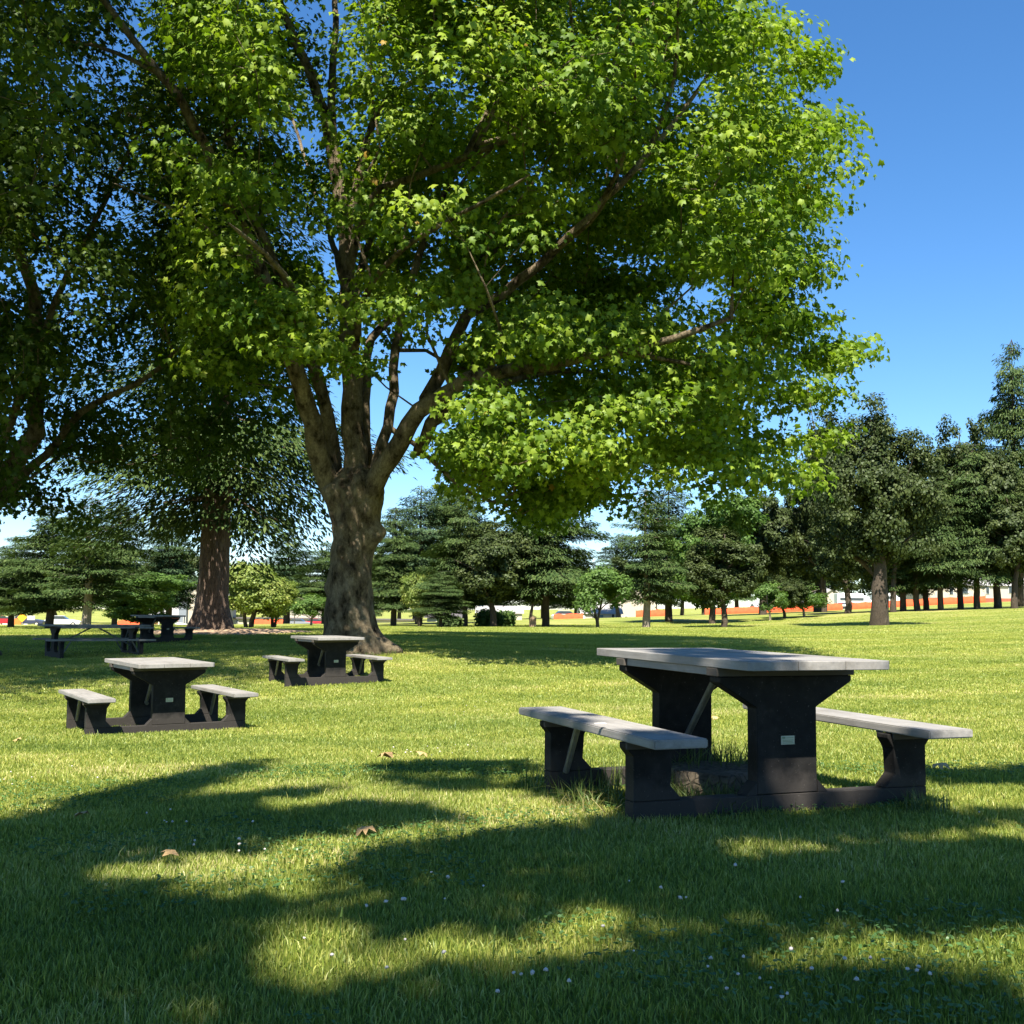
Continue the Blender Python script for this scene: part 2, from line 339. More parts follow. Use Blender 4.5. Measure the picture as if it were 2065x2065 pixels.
# ------------------------------------------------------------------ branching wood
class Skel:
    def __init__(s): s.p = []; s.par = []; s.r = []; s.dep = []
    def add(s, p, par, r=0):
        s.p.append(np.array(p, float)); s.par.append(par); s.r.append(r); s.dep.append(0 if par < 0 else s.dep[par]+float(np.linalg.norm(s.p[-1]-s.p[par]))); return len(s.p)-1
    def limb(s, par, pts, r0, r1, step=.45, jit=.03, rng=RNG):
        pts = [np.array(p, float) for p in pts]
        if par >= 0: pts = [s.p[par]]+pts
        seg = [np.linalg.norm(b-a) for a, b in zip(pts, pts[1:])]; tot = sum(seg); done = 0; ids = []
        q = [2*pts[0]-pts[1]]+pts+[2*pts[-1]-pts[-2]]
        if par < 0: par = s.add(pts[0], -1, r0); ids.append(par)
        for i in range(1, len(q)-2):
            k = max(1, int(seg[i-1]/step))
            for j in range(1, k+1):
                t = j/k; a, b, c, d = q[i-1], q[i], q[i+1], q[i+2]
                x = .5*((2*b)+(-a+c)*t+(2*a-5*b+4*c-d)*t*t+(-a+3*b-3*c+d)*t**3)
                u = (done+seg[i-1]*t)/tot
                rr = r0+(r1-r0)*u**.8
                par = s.add(x+rng.normal(size=3)*jit*min(1, rr*6), par, rr); ids.append(par)
            done += seg[i-1]
        return ids
    def attach(s, C, rng, wdep=.25, step=.7, root=None, minz=-9):
        root = s.p[0] if root is None else root
        order = np.argsort(np.linalg.norm(C-np.array(root), axis=1))
        n0 = len(s.p); P = np.zeros((n0+len(C)*14, 3)); P[:n0] = s.p; Dp = np.zeros(len(P)); Dp[:n0] = s.dep; n = n0
        P[:n0][np.array(s.p)[:, 2] < minz] = 1e3
        for ci in order:
            c = C[ci]; d = np.linalg.norm(P[:n]-c, axis=1); cost = d+wdep*Dp[:n]+np.maximum(0, P[:n, 2]-c[2])*.5
            j = int(np.argmin(cost)); a = s.p[j]; L = d[j]; k = min(8, max(1, int(L/step)))
            mid = (a+c)/2+np.array([0, 0, .12*L])+rng.normal(size=3)*.07*L; par = j
            for q in range(1, k+1):
                t = q/k; x = (1-t)**2*a+2*t*(1-t)*mid+t*t*c
                par = s.add(x+(rng.normal(size=3)*.03 if q < k else 0), par, 0)
                P[n] = x; Dp[n] = s.dep[-1]; n += 1
    def mesh(s, tip=.006, e=2.4, cap=.75, rough=0, rng=RNG):
        n = len(s.p); ch = [[] for _ in range(n)]
        for i, q in enumerate(s.par):
            if q >= 0: ch[q].append(i)
        acc = np.zeros(n)
        for i in range(n-1, -1, -1):
            if acc[i] == 0: acc[i] = tip**e
            if s.par[i] >= 0: acc[s.par[i]] += acc[i]
        r = acc**(1/e)
        for i in range(n):
            if s.r[i] > 0: r[i] = s.r[i]
            elif s.par[i] >= 0: r[i] = min(r[i], r[s.par[i]]*(.97 if len(ch[s.par[i]]) == 1 else cap+.15))
        V = []; Q = []; nv = 0; done = [False]*n
        starts = [(i, -1) for i in range(n) if s.par[i] < 0]
        while starts:
            i, pr = starts.pop(); chain = ([pr] if pr >= 0 else [])+[i]
            while ch[i]:
                m = max(ch[i], key=lambda k: r[k]); starts += [(k, i) for k in ch[i] if k != m]; i = m; chain.append(i)
            pts = np.array([s.p[k] for k in chain]); rr = np.array([r[k] for k in chain])
            if pr >= 0: rr[0] = min(rr[0], rr[1]*1.25)
            rr[-1] *= .4
            k = 20 if rr.max() > .2 else 10 if rr.max() > .07 else 6 if rr.max() > .025 else 3
            tg = np.gradient(pts, axis=0); tg = unit(tg)
            ref = np.array([0.0, 1, 0]) if abs(tg[0][1]) < .8 else np.array([1.0, 0, 0]); U = []
            for t in tg:
                u = ref-t*np.dot(ref, t); u /= max(np.linalg.norm(u), 1e-6); U.append(u); ref = u
            U = np.array(U); Wv = np.cross(tg, U); th = np.arange(k)*2*np.pi/k
            rad = np.ones((len(pts), k))*rr[:, None]
            if rough and k >= 10: rad *= 1+rough*rng.normal(size=rad.shape)*.5
            ring = pts[:, None]+rad[..., None]*(np.cos(th)[None, :, None]*U[:, None]+np.sin(th)[None, :, None]*Wv[:, None])
            V.append(ring.reshape(-1, 3)); a = np.arange(len(pts)-1)[:, None]*k+np.arange(k)[None]; b = np.arange(len(pts)-1)[:, None]*k+(np.arange(k)[None]+1) % k
            Q.append(np.stack([a, b, b+k, a+k], -1).reshape(-1, 4)+nv); nv += len(pts)*k
        return np.concatenate(V), np.concatenate(Q)

def in_poly(X, Y, poly):
    r = np.zeros(len(X), bool); n = len(poly)
    for i in range(n):
        x0, y0 = poly[i]; x1, y1 = poly[(i+1) % n]
        if y0 == y1: continue
        c = ((y0 > Y) != (y1 > Y)) & (X < (x1-x0)*(Y-y0)/(y1-y0)+x0); r ^= c
    return r

_LR = np.random.default_rng(123)
_LK = unit(_LR.normal(size=(24, 3)))*_LR.uniform(.8, 2.2, (24, 1)); _LP = _LR.random(24)*6.283
def lumps(P, sc=1.0, seed=0):
    o = seed*3 % 8; return sum(np.sin(P@_LK[k]*sc+_LP[k]+seed) for k in range(o, o+14))/2.65
def trunk_rings(fn, zs, k=44):
    th = np.arange(k)*2*np.pi/k; V = []
    for z in zs:
        cx, cy, r = fn(z, th); V.append(np.stack([cx+r*np.cos(th), cy+r*np.sin(th), np.full(k, z)], 1))
    V = np.concatenate(V); m = len(zs)
    a = np.arange(m-1)[:, None]*k+np.arange(k)[None]; b = np.arange(m-1)[:, None]*k+(np.arange(k)[None]+1) % k
    return V, np.stack([a, b, b+k, a+k], -1).reshape(-1, 4)
def join(*parts):
    V = []; Q = []; n = 0
    for v, q in parts: V.append(v); Q.append(q+n); n += len(v)
    return np.concatenate(V), np.concatenate(Q)

# ================================================================== THE BIG PLANE TREE
def lump(th, z, t0, z0, a, st, sz):
    d = (th-t0+np.pi) % (2*np.pi)-np.pi; return a*np.exp(-(d/st)**2-((z-z0)/sz)**2)
PB = np.array(unp(665, 1232, 24))
def plane_tree():
    rng = np.random.default_rng(5); d0 = 24.0
    def W3(X, Y, dy=0): return np.array(unp(X, Y, d0+dy))
    g = PB[2]; zs = np.concatenate([np.linspace(g-.35, g+1.2, 22), np.linspace(g+1.28, g+4.0, 34)])
    prof = [(g-.35, 1.05, 668), (g, .86, 667), (g+.25, .70, 665), (g+.55, .62, 663), (g+1.1, .555, 660), (g+1.8, .50, 659), (g+2.5, .50, 664), (g+3.1, .60, 669), (g+3.5, .64, 672), (g+3.8, .56, 672), (g+4.0, .40, 672)]
    pz = [p[0] for p in prof]; pr = [p[1] for p in prof]; px = [p[2] for p in prof]
    ph = rng.random(8)*6.28
    def fn(z, th):
        r = np.interp(z, pz, pr)*.90; xx = W3(np.interp(z, pz, px), 1100)[0]
        fl = max(0, 1-(z-g)/1.1)
        rr = r*(1+.16*fl*np.cos(5*th+ph[0])+.07*fl*np.cos(8*th+ph[1])+.035*np.sin(3*th+z*1.7+ph[2])+.03*np.sin(7*th-z*2.3+ph[3])+.02*np.sin(13*th+z*6+ph[4]))
        rr = rr+.022*np.sin(5*th+4*np.sin(z*2.1)+z*3.7)*np.sin(z*5.3+2*th)+lump(th, z, -.35, g+2.55, .30, .38, .24)+lump(th, z, np.pi+.4, g+3.45, .22, .5, .34)+lump(th, z, -1.3, g+1.75, .06, .3, .12)
        rr = rr+lump(th, z, -1.1, g+2.15, .06, .25, .25)+lump(th, z, -1.9, g+.5, .12, .3, .35)+lump(th, z, -.9, g+.35, .12, .3, .3)+lump(th, z, -.2, g+.1, .45, .3, .22)
        for q in range(14):
            rr = rr+lump(th, z, (q*2.4) % 6.28, g+.3+.27*q, .05, .30, .13)+lump(th, z, (q*3.7+1) % 6.28, g+.2+.25*q, -.035, .22, .12)
        return xx, d0, rr
    tv = trunk_rings(fn, zs, 64)
    s = Skel()
    base = s.limb(-1, [W3(670, 1000), W3(672, 930)], .3, .42)[-1]
    def L(par, pts, r0, r1): return s.limb(par, [W3(*p) for p in pts], r0*.93, r1*.9, .4, .035, rng)
    A = L(-1, [(628, 930, -.1), (606, 885, -.4), (592, 800, -.9), (560, 700, -1.5), (527, 600, -2.0), (490, 500, -2.6), (430, 380, -3.2), (370, 240, -3.7), (300, 140, -4.0), (240, 60, -4.3), (150, -60, -5)], .27, .05)
    A2 = L(-1, [(640, 930, .3), (632, 850, .2), (622, 790, .0), (600, 710, -.3), (545, 560, -.8), (480, 400, -1.0), (425, 230, -1.2), (395, 60, -1.4), (370, -150, -2)], .19, .045)
    B = L(-1, [(671, 945, 0), (669, 850, 0), (664, 740, .1), (655, 640, .2), (654, 560, .2), (652, 450, .2), (646, 380, .1), (628, 300, 0), (612, 220, -.1), (588, 150, -.2), (556, 70, -.4), (520, -20, -.8), (470, -200, -1)], .31, .06)
    B2 = L(B[int(len(B)*.55)], [(625, 160, .3), (632, 60, .6), (634, -60, .8), (650, -300, 1)], .12, .04)
    Cc = L(-1, [(688, 930, .4), (692, 830, .9), (688, 720, 1.2), (700, 640, 1.5), (760, 585, 1.9), (850, 520, 2.5), (940, 470, 3.0), (1070, 415, 3.8), (1200, 380, 4.5), (1300, 350, 5)], .15, .035)
    D = L(-1, [(695, 930, -.1), (722, 840, .2), (742, 740, .4), (743, 660, .6), (760, 590, .8), (790, 480, 1.0), (830, 380, 1.2), (900, 250, 1.6), (960, 100, 2), (1000, -80, 2)], .15, .035)
    E = L(-1, [(690, 945, -.2), (718, 890, -.5), (752, 832, -.9), (800, 775, -1.3), (855, 735, -1.8), (920, 705, -2.3), (1010, 690, -3), (1130, 670, -3.6), (1260, 640, -4.2), (1380, 600, -4.6)], .27, .05)
    E2 = L(E[7], [(790, 845, -.3), (820, 800, .2), (870, 765, .8), (950, 720, 1.6), (1080, 700, 2.8), (1230, 720, 4), (1380, 700, 5)], .17, .03)
    Fm = L(E[6], [(798, 750, -1.0), (828, 700, -1.0), (852, 655, -1.0), (885, 600, -1.1), (950, 550, -1.4), (1040, 480, -2.0), (1140, 380, -2.6), (1250, 260, -3.0), (1330, 150, -3)], .185, .04)
    G1 = L(B[int(len(B)*.42)], [(690, 280, .5), (725, 195, .9), (800, 140, 1.3), (900, 90, 2), (1010, 20, 3), (1100, -100, 3)], .12, .03)
    G2 = L(B[int(len(B)*.36)], [(700, 375, -.6), (780, 335, -1.3), (890, 290, -2.2), (1000, 245, -3.2), (1130, 160, -4), (1280, 60, -4.5)], .12, .03)
    H1 = L(B[int(len(B)*.2)], [(690, 560, -2), (760, 470, -3.6), (880, 400, -5.2), (1000, 330, -6.5)], .10, .03)
    H2 = L(B[int(len(B)*.2)], [(640, 500, 2), (600, 380, 4), (560, 250, 6), (520, 120, 7)], .12, .03)
    H3 = L(A[int(len(A)*.3)], [(560, 560, -3.5), (500, 480, -5.2), (430, 420, -6.8)], .10, .03)
    H4 = L(B[int(len(B)*.3)], [(700, 450, 2.5), (800, 330, 5), (950, 220, 7)], .12, .03)
    for lm in (A, A2, E, Fm, G2, D, Cc, E2):      # secondary forks
        for q in (.45, .62, .78):
            k = lm[int(len(lm)*q)]; p = s.p[k]; v = unit(p-s.p[k-2] if True else p); side = unit(np.cross(v, rng.normal(size=3)))
            s.limb(k, [p+v*1.2+side*.9, p+v*2.0+side*2.3+np.array([0, 0, .3])], .055, .02, .5, .05, rng)
    # crown
    edge = [(330, -900), (1420, -900), (1395, -20), (1425, 0), (1440, 60), (1500, 90), (1555, 70), (1572, 130), (1555, 160), (1585, 200), (1600, 255), (1552, 290), (1560, 380), (1530, 440), (1505, 500), (1520, 560),
            (1528, 610), (1560, 650), (1590, 640), (1622, 655), (1612, 690), (1570, 690), (1590, 745), (1560, 800), (1560, 860), (1510, 925), (1465, 915), (1450, 860), (1395, 850), (1380, 890), (1330, 905), (1230, 870), (1180, 880), (1165, 960), (1080, 955),
            (1000, 980), (930, 940), (900, 890), (820, 885), (800, 860), (870, 820), (850, 790), (895, 760), (930, 735), (880, 690), (800, 640), (760, 700), (720, 640), (700, 560), (620, 660), (590, 720), (520, 740), (440, 700), (380, 720), (330, 600)]
    N = 30000; q = unit(rng.normal(size=(N, 3)))*(rng.random(N)**(1/2.7))[:, None]
    cen = np.array([-1.4, d0, 10.6]); P = cen+q*np.array([9.6, 9.0, 10.2])
    P2 = np.array([1.2, d0-.5, 6.2])+unit(rng.normal(size=(9000, 3)))*(rng.random(9000)**.4)[:, None]*np.array([6.6, 6.0, 3.4])
    P = np.concatenate([P, P2]); X, Y = proj(P)
    jx, jy = 34*lumps(P, 1.3, 1), 26*lumps(P, 1.3, 2)
    ok = in_poly(X+jx, Y+jy, edge) & (P[:, 2] > 2.7)
    ok &= (P[:, 2] < 18.5) & (P[:, 2] < (np.where(P[:, 0] < -4.5, 35.8, 41.5)-P[:, 1])*1.376)
    ok &= P[:, 1] > 23.6-P[:, 2]/1.376
    # boughs: lumps about two metres across with air between them, flattened into layers
    f = lumps(P*np.array([1, 1, 1.55]), 1.0, 3); ok &= f > (.02+.10*(X < 600))
    P, X, Y = P[ok], X[ok], Y[ok]
    hole = ((X < 850) & (X > 560) & (Y > 600)) | ((X < 700) & (X > 580) & (Y > 430)); keep = ~(hole & (rng.random(len(P)) < .8))
    hole2 = (X > 520) & (X < 760) & (Y < 300) & (Y > -200); keep &= ~(hole2 & (rng.random(len(P)) < .55))
    P, X, Y = P[keep], X[keep], Y[keep]; keep = np.ones(len(P), bool)
    lim = np.array([s.p[i] for i in range(len(s.p)) if s.r[i] > .065]); lr = np.array([s.r[i] for i in range(len(s.p)) if s.r[i] > .065]); LX, LY = proj(lim)
    big = set(); EF = np.array([s.p[i] for i in E[2:24]+Fm[:18]+E2[:12]+D[:14]]); EX, EY = proj(EF)
    for i in range(len(P)):
        dd = np.hypot(LX-X[i], LY-Y[i]); j = int(np.argmin(dd))
        if dd[j] < 34+60*lr[j] and P[i, 1] < lim[j, 1]+.3 and rng.random() < .75: keep[i] = False
        de = np.hypot(EX-X[i], EY-Y[i]); j = int(np.argmin(de))
        if de[j] < 50 and rng.random() < (.95 if P[i, 1] < EF[j, 1]+.5 else .45): keep[i] = False
    P = P[keep][:3000]
    front = []
    def spray(cx, cy, dy, w, n):
        for _ in range(n): front.append(unp(cx+rng.normal()*w, cy+rng.normal()*w*.33, d0+dy+rng.normal()*.5))
    for a in [(450, 590, -4, 50, 16), (590, 650, -3.5, 30, 10), (660, 690, -3, 22, 4), (560, 570, -4, 40, 9), (500, 620, -4, 40, 8), (840, 545, -3, 50, 9), (640, 410, -3, 30, 4), (440, 60, -4, 60, 12), (730, 590, -4, 22, 4), (1600, 660, -1, 13, 4), (1560, 740, -1, 22, 5), (1480, 900, -2, 28, 8),
              (900, 850, -3, 45, 12), (1010, 830, -4, 60, 16), (930, 770, -4, 35, 9), (1100, 880, -3, 55, 14), (1000, 930, 1, 60, 16), (1110, 940, 2, 40, 10), (1330, 865, 0, 50, 10), (1250, 850, 0, 60, 10), (1180, 760, -4, 70, 12), (1400, 700, -3, 60, 10),
              (1525, 110, -1, 32, 8), (1560, 235, -1, 26, 7), (1520, 380, -1, 30, 6), (1485, 470, -1, 30, 5), (1500, 590, -1, 34, 7), (1400, 40, -1, 34, 6), (1555, 830, -1, 20, 4), (1090, 660, -4, 60, 9), (980, 640, -4, 50, 7), (1280, 620, -4, 70, 10)]: spray(*a)
    P = np.concatenate([P, np.array(front)])
    s.attach(P, rng, .22, .7, root=W3(672, 940), minz=5.0)
    wv = s.mesh(.0065, 2.35, rough=.03, rng=rng)
    root = empty('plane_tree', (PB[0], PB[1], PB[2])); off = PB
    tag(root, 'large plane tree with mottled trunk and wide sunlit crown behind the middle picnic table', 'tree', 'broad-leaved shade trees near the tables')
    v, qd = join(tv, wv)
    link('trunk', mesh_np('plane_trunk', v-off, [qd], mats=[M['bark_plane']], smooth=True), root)
    per = 64
    V, Fc, t = clump_leaves(P, .72, per, .134, rng, cen, flat=.42, up=.6)
    link('crown', mesh_np('plane_crown', V-off, [Fc], t, [M['plane_leaf']]), root)
plane_tree()

# ================================================================== other broad-leaved shade trees on the left and behind the camera
def shade_tree(name, label, base, limbs, C, leafmat, per, size, rad, seed, r0=.4, group='broad-leaved shade trees near the tables', LV=LEAF_V, LF=LEAF_F, flare=1.0, ztop=3.2, bark='bark_plane', parts=True):
    rng = np.random.default_rng(seed); base = np.array(base, float); s = Skel(); g = base[2]
    top = base+np.array([0, 0, ztop])
    b = s.limb(-1, [base+np.array([0, 0, -.4]), base+np.array([0, 0, .4]), top], r0*1.0, r0*.85, .4)
    def fn(z, th):
        f = max(0, 1-(z-g)/1.0); r = r0*(1.05+.55*f*f)*(1+.14*f*np.cos(5*th+seed)+.03*np.sin(4*th+z*2)); return base[0], base[1], r
    tv = trunk_rings(fn, np.linspace(g-.35, g+1.4, 14), 32)
    for pts, a, c in limbs: s.limb(b[-1], [np.array(p, float) for p in pts], a, c, .5, .05, rng)
    s.attach(C, rng, .22, .8, root=top, minz=g+ztop*.8)
    wv = s.mesh(.007, 2.35, rough=.03, rng=rng)
    root = empty(name, base); tag(root, label, 'tree', group)
    v, q = join(tv, wv)
    link('trunk', mesh_np(name+'_trunk', v-base, [q], mats=[M[bark]], smooth=True), root)
    V, Fc, t = clump_leaves(C, rad, per, size, rng, C.mean(0), LV=LV, LF=LF)
    link('crown', mesh_np(name+'_crown', V-base, [Fc], t, [M[leafmat]]), root)
    return root
def ell(rng, n, cen, rad, pw=.4):
    q = unit(rng.normal(size=(n, 3)))*(rng.random(n)**pw)[:, None]; return np.array(cen)+q*np.array(rad)
def left_tree():
    rng = np.random.default_rng(21); base = np.array([-13.3, 27.0, Tz(-13.3, 27)])
    P = ell(rng, 9000, (-13.5, 26.5, 10.8), (9.8, 8.5, 8.6)); X, Y = proj(P)
    low = [(-900, -900), (640, -900), (600, 500), (560, 800), (520, 870), (380, 960), (330, 900), (260, 950), (180, 1000), (120, 990), (60, 1010), (-900, 1010)]
    sky = (((X-215)/75)**2+((Y-935)/60)**2 < 1) | (((X-30)/60)**2+((Y-985)/30)**2 < 1) | (((X-320)/45)**2+((Y-300)/35)**2 < 1)
    f = np.sin(P[:, 0]*1.0+2)*np.sin(P[:, 1]*1.1)*np.sin(P[:, 2]*1.5)
    P = P[in_poly(X, Y, low) & (P[:, 2] > 3.0) & ~sky & (f > -.3) & (P[:, 2] < (35.8-P[:, 1])*1.376) & (lumps(P*np.array([1, 1, 1.4]), 1.0, 7) > -.15)][:2100]
    def U(X, Y, dy): return unp(X, Y, 27+dy)
    L = [([U(10, 900, -.5), U(60, 820, -1), U(75, 700, -1), U(60, 560, -1.5), U(20, 440, -2), U(-20, 300, -2)], .30, .08),
         ([U(90, 860, 0), U(150, 780, -1), U(260, 720, -2), U(360, 640, -3)], .14, .04),
         ([U(-80, 820, 0), U(-150, 650, 0), U(-200, 400, 1)], .25, .06), ([U(110, 560, -3), U(180, 420, -4), U(260, 250, -4)], .13, .04)]
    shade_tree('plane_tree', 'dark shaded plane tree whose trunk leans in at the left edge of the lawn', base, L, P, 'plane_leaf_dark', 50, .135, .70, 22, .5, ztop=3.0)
left_tree()
def left_near_tree():
    rng = np.random.default_rng(31); base = np.array([-13.0, 13.5, Tz(-13, 13.5)])
    P = ell(rng, 16000, (-12.8, 13.5, 15.5), (9.8, 8.5, 10.5), .5); X, Y = proj(P)
    f = np.sin(P[:, 0]*.9+1)*np.sin(P[:, 1]*1.0+1)*np.sin(P[:, 2]*1.2)
    vis = (P[:, 1] > 4) & (X > -60) & (Y > 0)
    lowpoly = [(-900, -900), (560, -900), (430, 0), (330, 150), (230, 380), (150, 470), (60, 520), (-900, 560)]
    ok = (P[:, 2] > 5.0) & (f > -.35) & (~vis | in_poly(X, Y, lowpoly))
    ok &= P[:, 2] < (35.8-P[:, 1])*1.376
    ok &= lumps(P, .9, 5) > -.25
    P = P[ok][:2500]
    L = [([base+np.array([1.5, .5, 5]), base+np.array([4, 1, 8.5]), base+np.array([6.5, 2, 11])], .2, .05), ([base+np.array([-1.5, 1, 6]), base+np.array([-4, 2, 11])], .2, .05),
         ([base+np.array([.5, -1, 7]), base+np.array([1, -3, 14])], .22, .05), ([base+np.array([.2, 1, 8]), base+np.array([.5, 3, 16])], .22, .05)]
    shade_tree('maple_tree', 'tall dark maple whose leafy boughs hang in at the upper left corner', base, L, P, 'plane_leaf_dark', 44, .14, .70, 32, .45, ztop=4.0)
left_near_tree()

# shade over the foreground: trees standing behind the camera; where their crowns are dense follows the shade seen on the lawn
Z4 = lambda L: [(.4844*u, 1403.4+.4844*v) for u, v in L]
Z6 = lambda L: [(935.6+.5157*u, 1497+.5157*v) for u, v in L]
DARK = [Z4([(-300, 330), (0, 310), (250, 250), (430, 170), (620, 130), (760, 90), (850, 60), (980, 10), (1060, 10), (950, 70), (850, 120), (760, 140), (700, 190), (600, 230), (750, 205), (900, 225), (1050, 255), (1100, 285), (1250, 250), (1400, 235), (1550, 225), (1720, 280), (1600, 300), (1450, 320), (1200, 350), (900, 400), (700, 440), (450, 470), (300, 520), (200, 640), (0, 690), (-300, 700)]),
        Z4([(740, 205), (1150, 160), (1200, 185), (900, 215)]), Z4([(1480, 45), (1932, 40), (2150, 70), (1932, 95), (1550, 80)]), Z4([(1500, 120), (1932, 118), (2100, 150), (1700, 160)]),
        [(-600, 1735), (0, 1745), (170, 1650), (280, 1675), (420, 1690), (540, 1690), (630, 1640), (700, 1590), (740, 1570), (830, 1565), (935, 1580), (1070, 1570), (1170, 1550), (1240, 1530), (1260, 1560), (1460, 1545), (1620, 1540), (1720, 1530), (1935, 1540), (2500, 1540), (2600, 2600), (-900, 2600)],
        [(1740, 1454), (2300, 1450), (2300, 1478), (1760, 1476)], [(940, 1468), (1040, 1470), (1040, 1488), (960, 1486)], [(980, 1438), (1060, 1445), (1000, 1455)], [(1560, 1560), (1700, 1520), (1700, 1560)]]
LIT = [Z4([(300, 540), (450, 470), (700, 450), (1300, 380), (1932, 305), (2050, 330), (1932, 360), (1530, 400), (1300, 510), (1150, 590), (620, 600), (340, 570)]), Z4([(-40, 670), (220, 640), (270, 690), (130, 745), (-40, 765)]), Z4([(450, 880), (600, 820), (760, 795), (870, 825), (860, 890), (700, 935), (480, 925)]),
       Z4([(880, 860), (1060, 775), (1300, 755), (1450, 740), (1932, 755), (1940, 850), (1700, 885), (1500, 960), (1300, 1015), (1080, 1025), (930, 960), (1180, 890), (1240, 850), (1100, 845)]), Z4([(860, 1020), (1150, 1030), (1150, 1100), (850, 1100)]),
       Z6([(640, 225), (820, 185), (1100, 160), (1932, 130), (2200, 125), (2200, 190), (1932, 200), (1500, 205), (1200, 215), (900, 265), (700, 255)]),
       Z6([(100, 565), (200, 470), (350, 440), (700, 435), (740, 500), (460, 565), (400, 625), (200, 645)]),
       Z6([(1000, 560), (1080, 485), (1200, 485), (1380, 545), (1720, 500), (1932, 500), (2300, 500), (2300, 900), (1932, 860), (1850, 800), (1700, 660), (1500, 630), (1300, 645), (1100, 620)]),
       Z6([(1250, 310), (1500, 325), (1780, 365), (1780, 415), (1500, 405), (1350, 355)]), Z6([(850, 650), (1100, 700), (1260, 800), (940, 800)]), Z6([(1380, 470), (2300, 440), (2300, 880), (1900, 850), (1690, 700), (1450, 650)]), Z6([(940, 470), (1250, 450), (1450, 560), (1380, 680), (1060, 650)]), Z6([(60, 560), (180, 440), (420, 420), (480, 600), (300, 670)]), Z4([(860, 740), (1932, 720), (1960, 860), (1500, 960), (1150, 1040), (950, 960), (1150, 870)])]
def camera_side_trees():
    rng = np.random.default_rng(77)
    for k, (bx, by, x0, x1, lab) in enumerate([(-7.0, -8.5, -16, -1.0, 'tall maple standing behind the viewer, its shade falling on the left of the lawn'), (6.0, -9.5, -1.0, 13, 'tall maple standing behind the viewer, its shade falling on the right of the lawn')]):
        N = 60000; P = np.stack([rng.uniform(x0, x1, N), rng.uniform(-13, 3.2, N), rng.uniform(7.8, 12.8, N)], 1)
        t = P[:, 2]/SD[2]; G = P-SD*t[:, None]                     # where its shadow lands
        X, Y = proj(np.stack([G[:, 0], G[:, 1], np.zeros(N)], 1))
        infr = (G[:, 1] > 1.2)
        dark = np.zeros(N, bool); lit = np.zeros(N, bool)
        for p in DARK: dark |= in_poly(X, Y, p)
        for p in LIT: lit |= in_poly(X, Y, p)
        ok = (infr & dark & ~lit) | (~infr & (rng.random(N) < .25))
        soft = lumps(np.stack([G[:, 0], G[:, 1], 0*t], 1)*2.6, 1.0, 2); ok &= ~(infr & (soft > 1.0) & (rng.random(N) < .7))
        for (zz, polys) in ((.76, [[(1235, 1224), (1400, 1228), (1470, 1240), (1300, 1236)], [(1330, 1240), (1480, 1248), (1600, 1262), (1420, 1262)]]), (.42, [[(1190, 1372), (1330, 1395), (1330, 1425), (1240, 1425)], [(1010, 1340), (1060, 1345), (1100, 1368), (1040, 1362)]])):
            tt2 = (P[:, 2]-zz)/SD[2]; G2 = P-SD*tt2[:, None]; X2, Y2 = proj(G2)
            for p in polys: ok |= in_poly(X2, Y2, p) & (G2[:, 1] > 1) & (rng.random(N) < .6)
        # never into view
        Xs, Ys = proj(P); ok &= ~((P[:, 1] > 1) & (Ys > -250))
        P = P[ok]; P = P+rng.normal(size=P.shape)*np.array([.08, .08, .05])
        P = P[(np.hypot((P[:, 0]-bx)/10.5, (P[:, 1]+3)/11) < 1)][:8200]
        base = np.array([bx, by, Tz(bx, by)])
        tops = P[rng.choice(len(P), 9, replace=False)]
        L = [([base+np.array([(q[0]-bx)*.25, (q[1]-by)*.25, 5.5]), base+np.array([(q[0]-bx)*.6, (q[1]-by)*.6, 7.6]), q], .16, .03) for q in tops]
        # a twig for some of the clumps only, all clumps carry leaves
        s_rng = np.random.default_rng(5+k)
        root = empty('maple_tree', base); tag(root, lab, 'tree', 'broad-leaved shade trees near the tables')
        s = Skel(); b = s.limb(-1, [base+np.array([0, 0, -.4]), base+np.array([0, 0, 4])], .45, .33)
        for pts, a, c in L: s.limb(b[-1], pts, a, c, .6, .05, s_rng)
        s.attach(P[::12], s_rng, .22, 1.0, root=base+np.array([0, 0, 4]), minz=3)
        v, q = s.mesh(.006, 2.5); link('trunk', mesh_np('maple_trunk', v-base, [q], mats=[M['bark_dark']], smooth=True), root)
        V, Fc, t = clump_leaves(P, .05, 7, .125, s_rng, None, up=.9, flat=1, LV=OVAL_V, LF=OVAL_F)
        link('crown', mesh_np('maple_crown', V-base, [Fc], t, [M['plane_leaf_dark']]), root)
camera_side_trees()

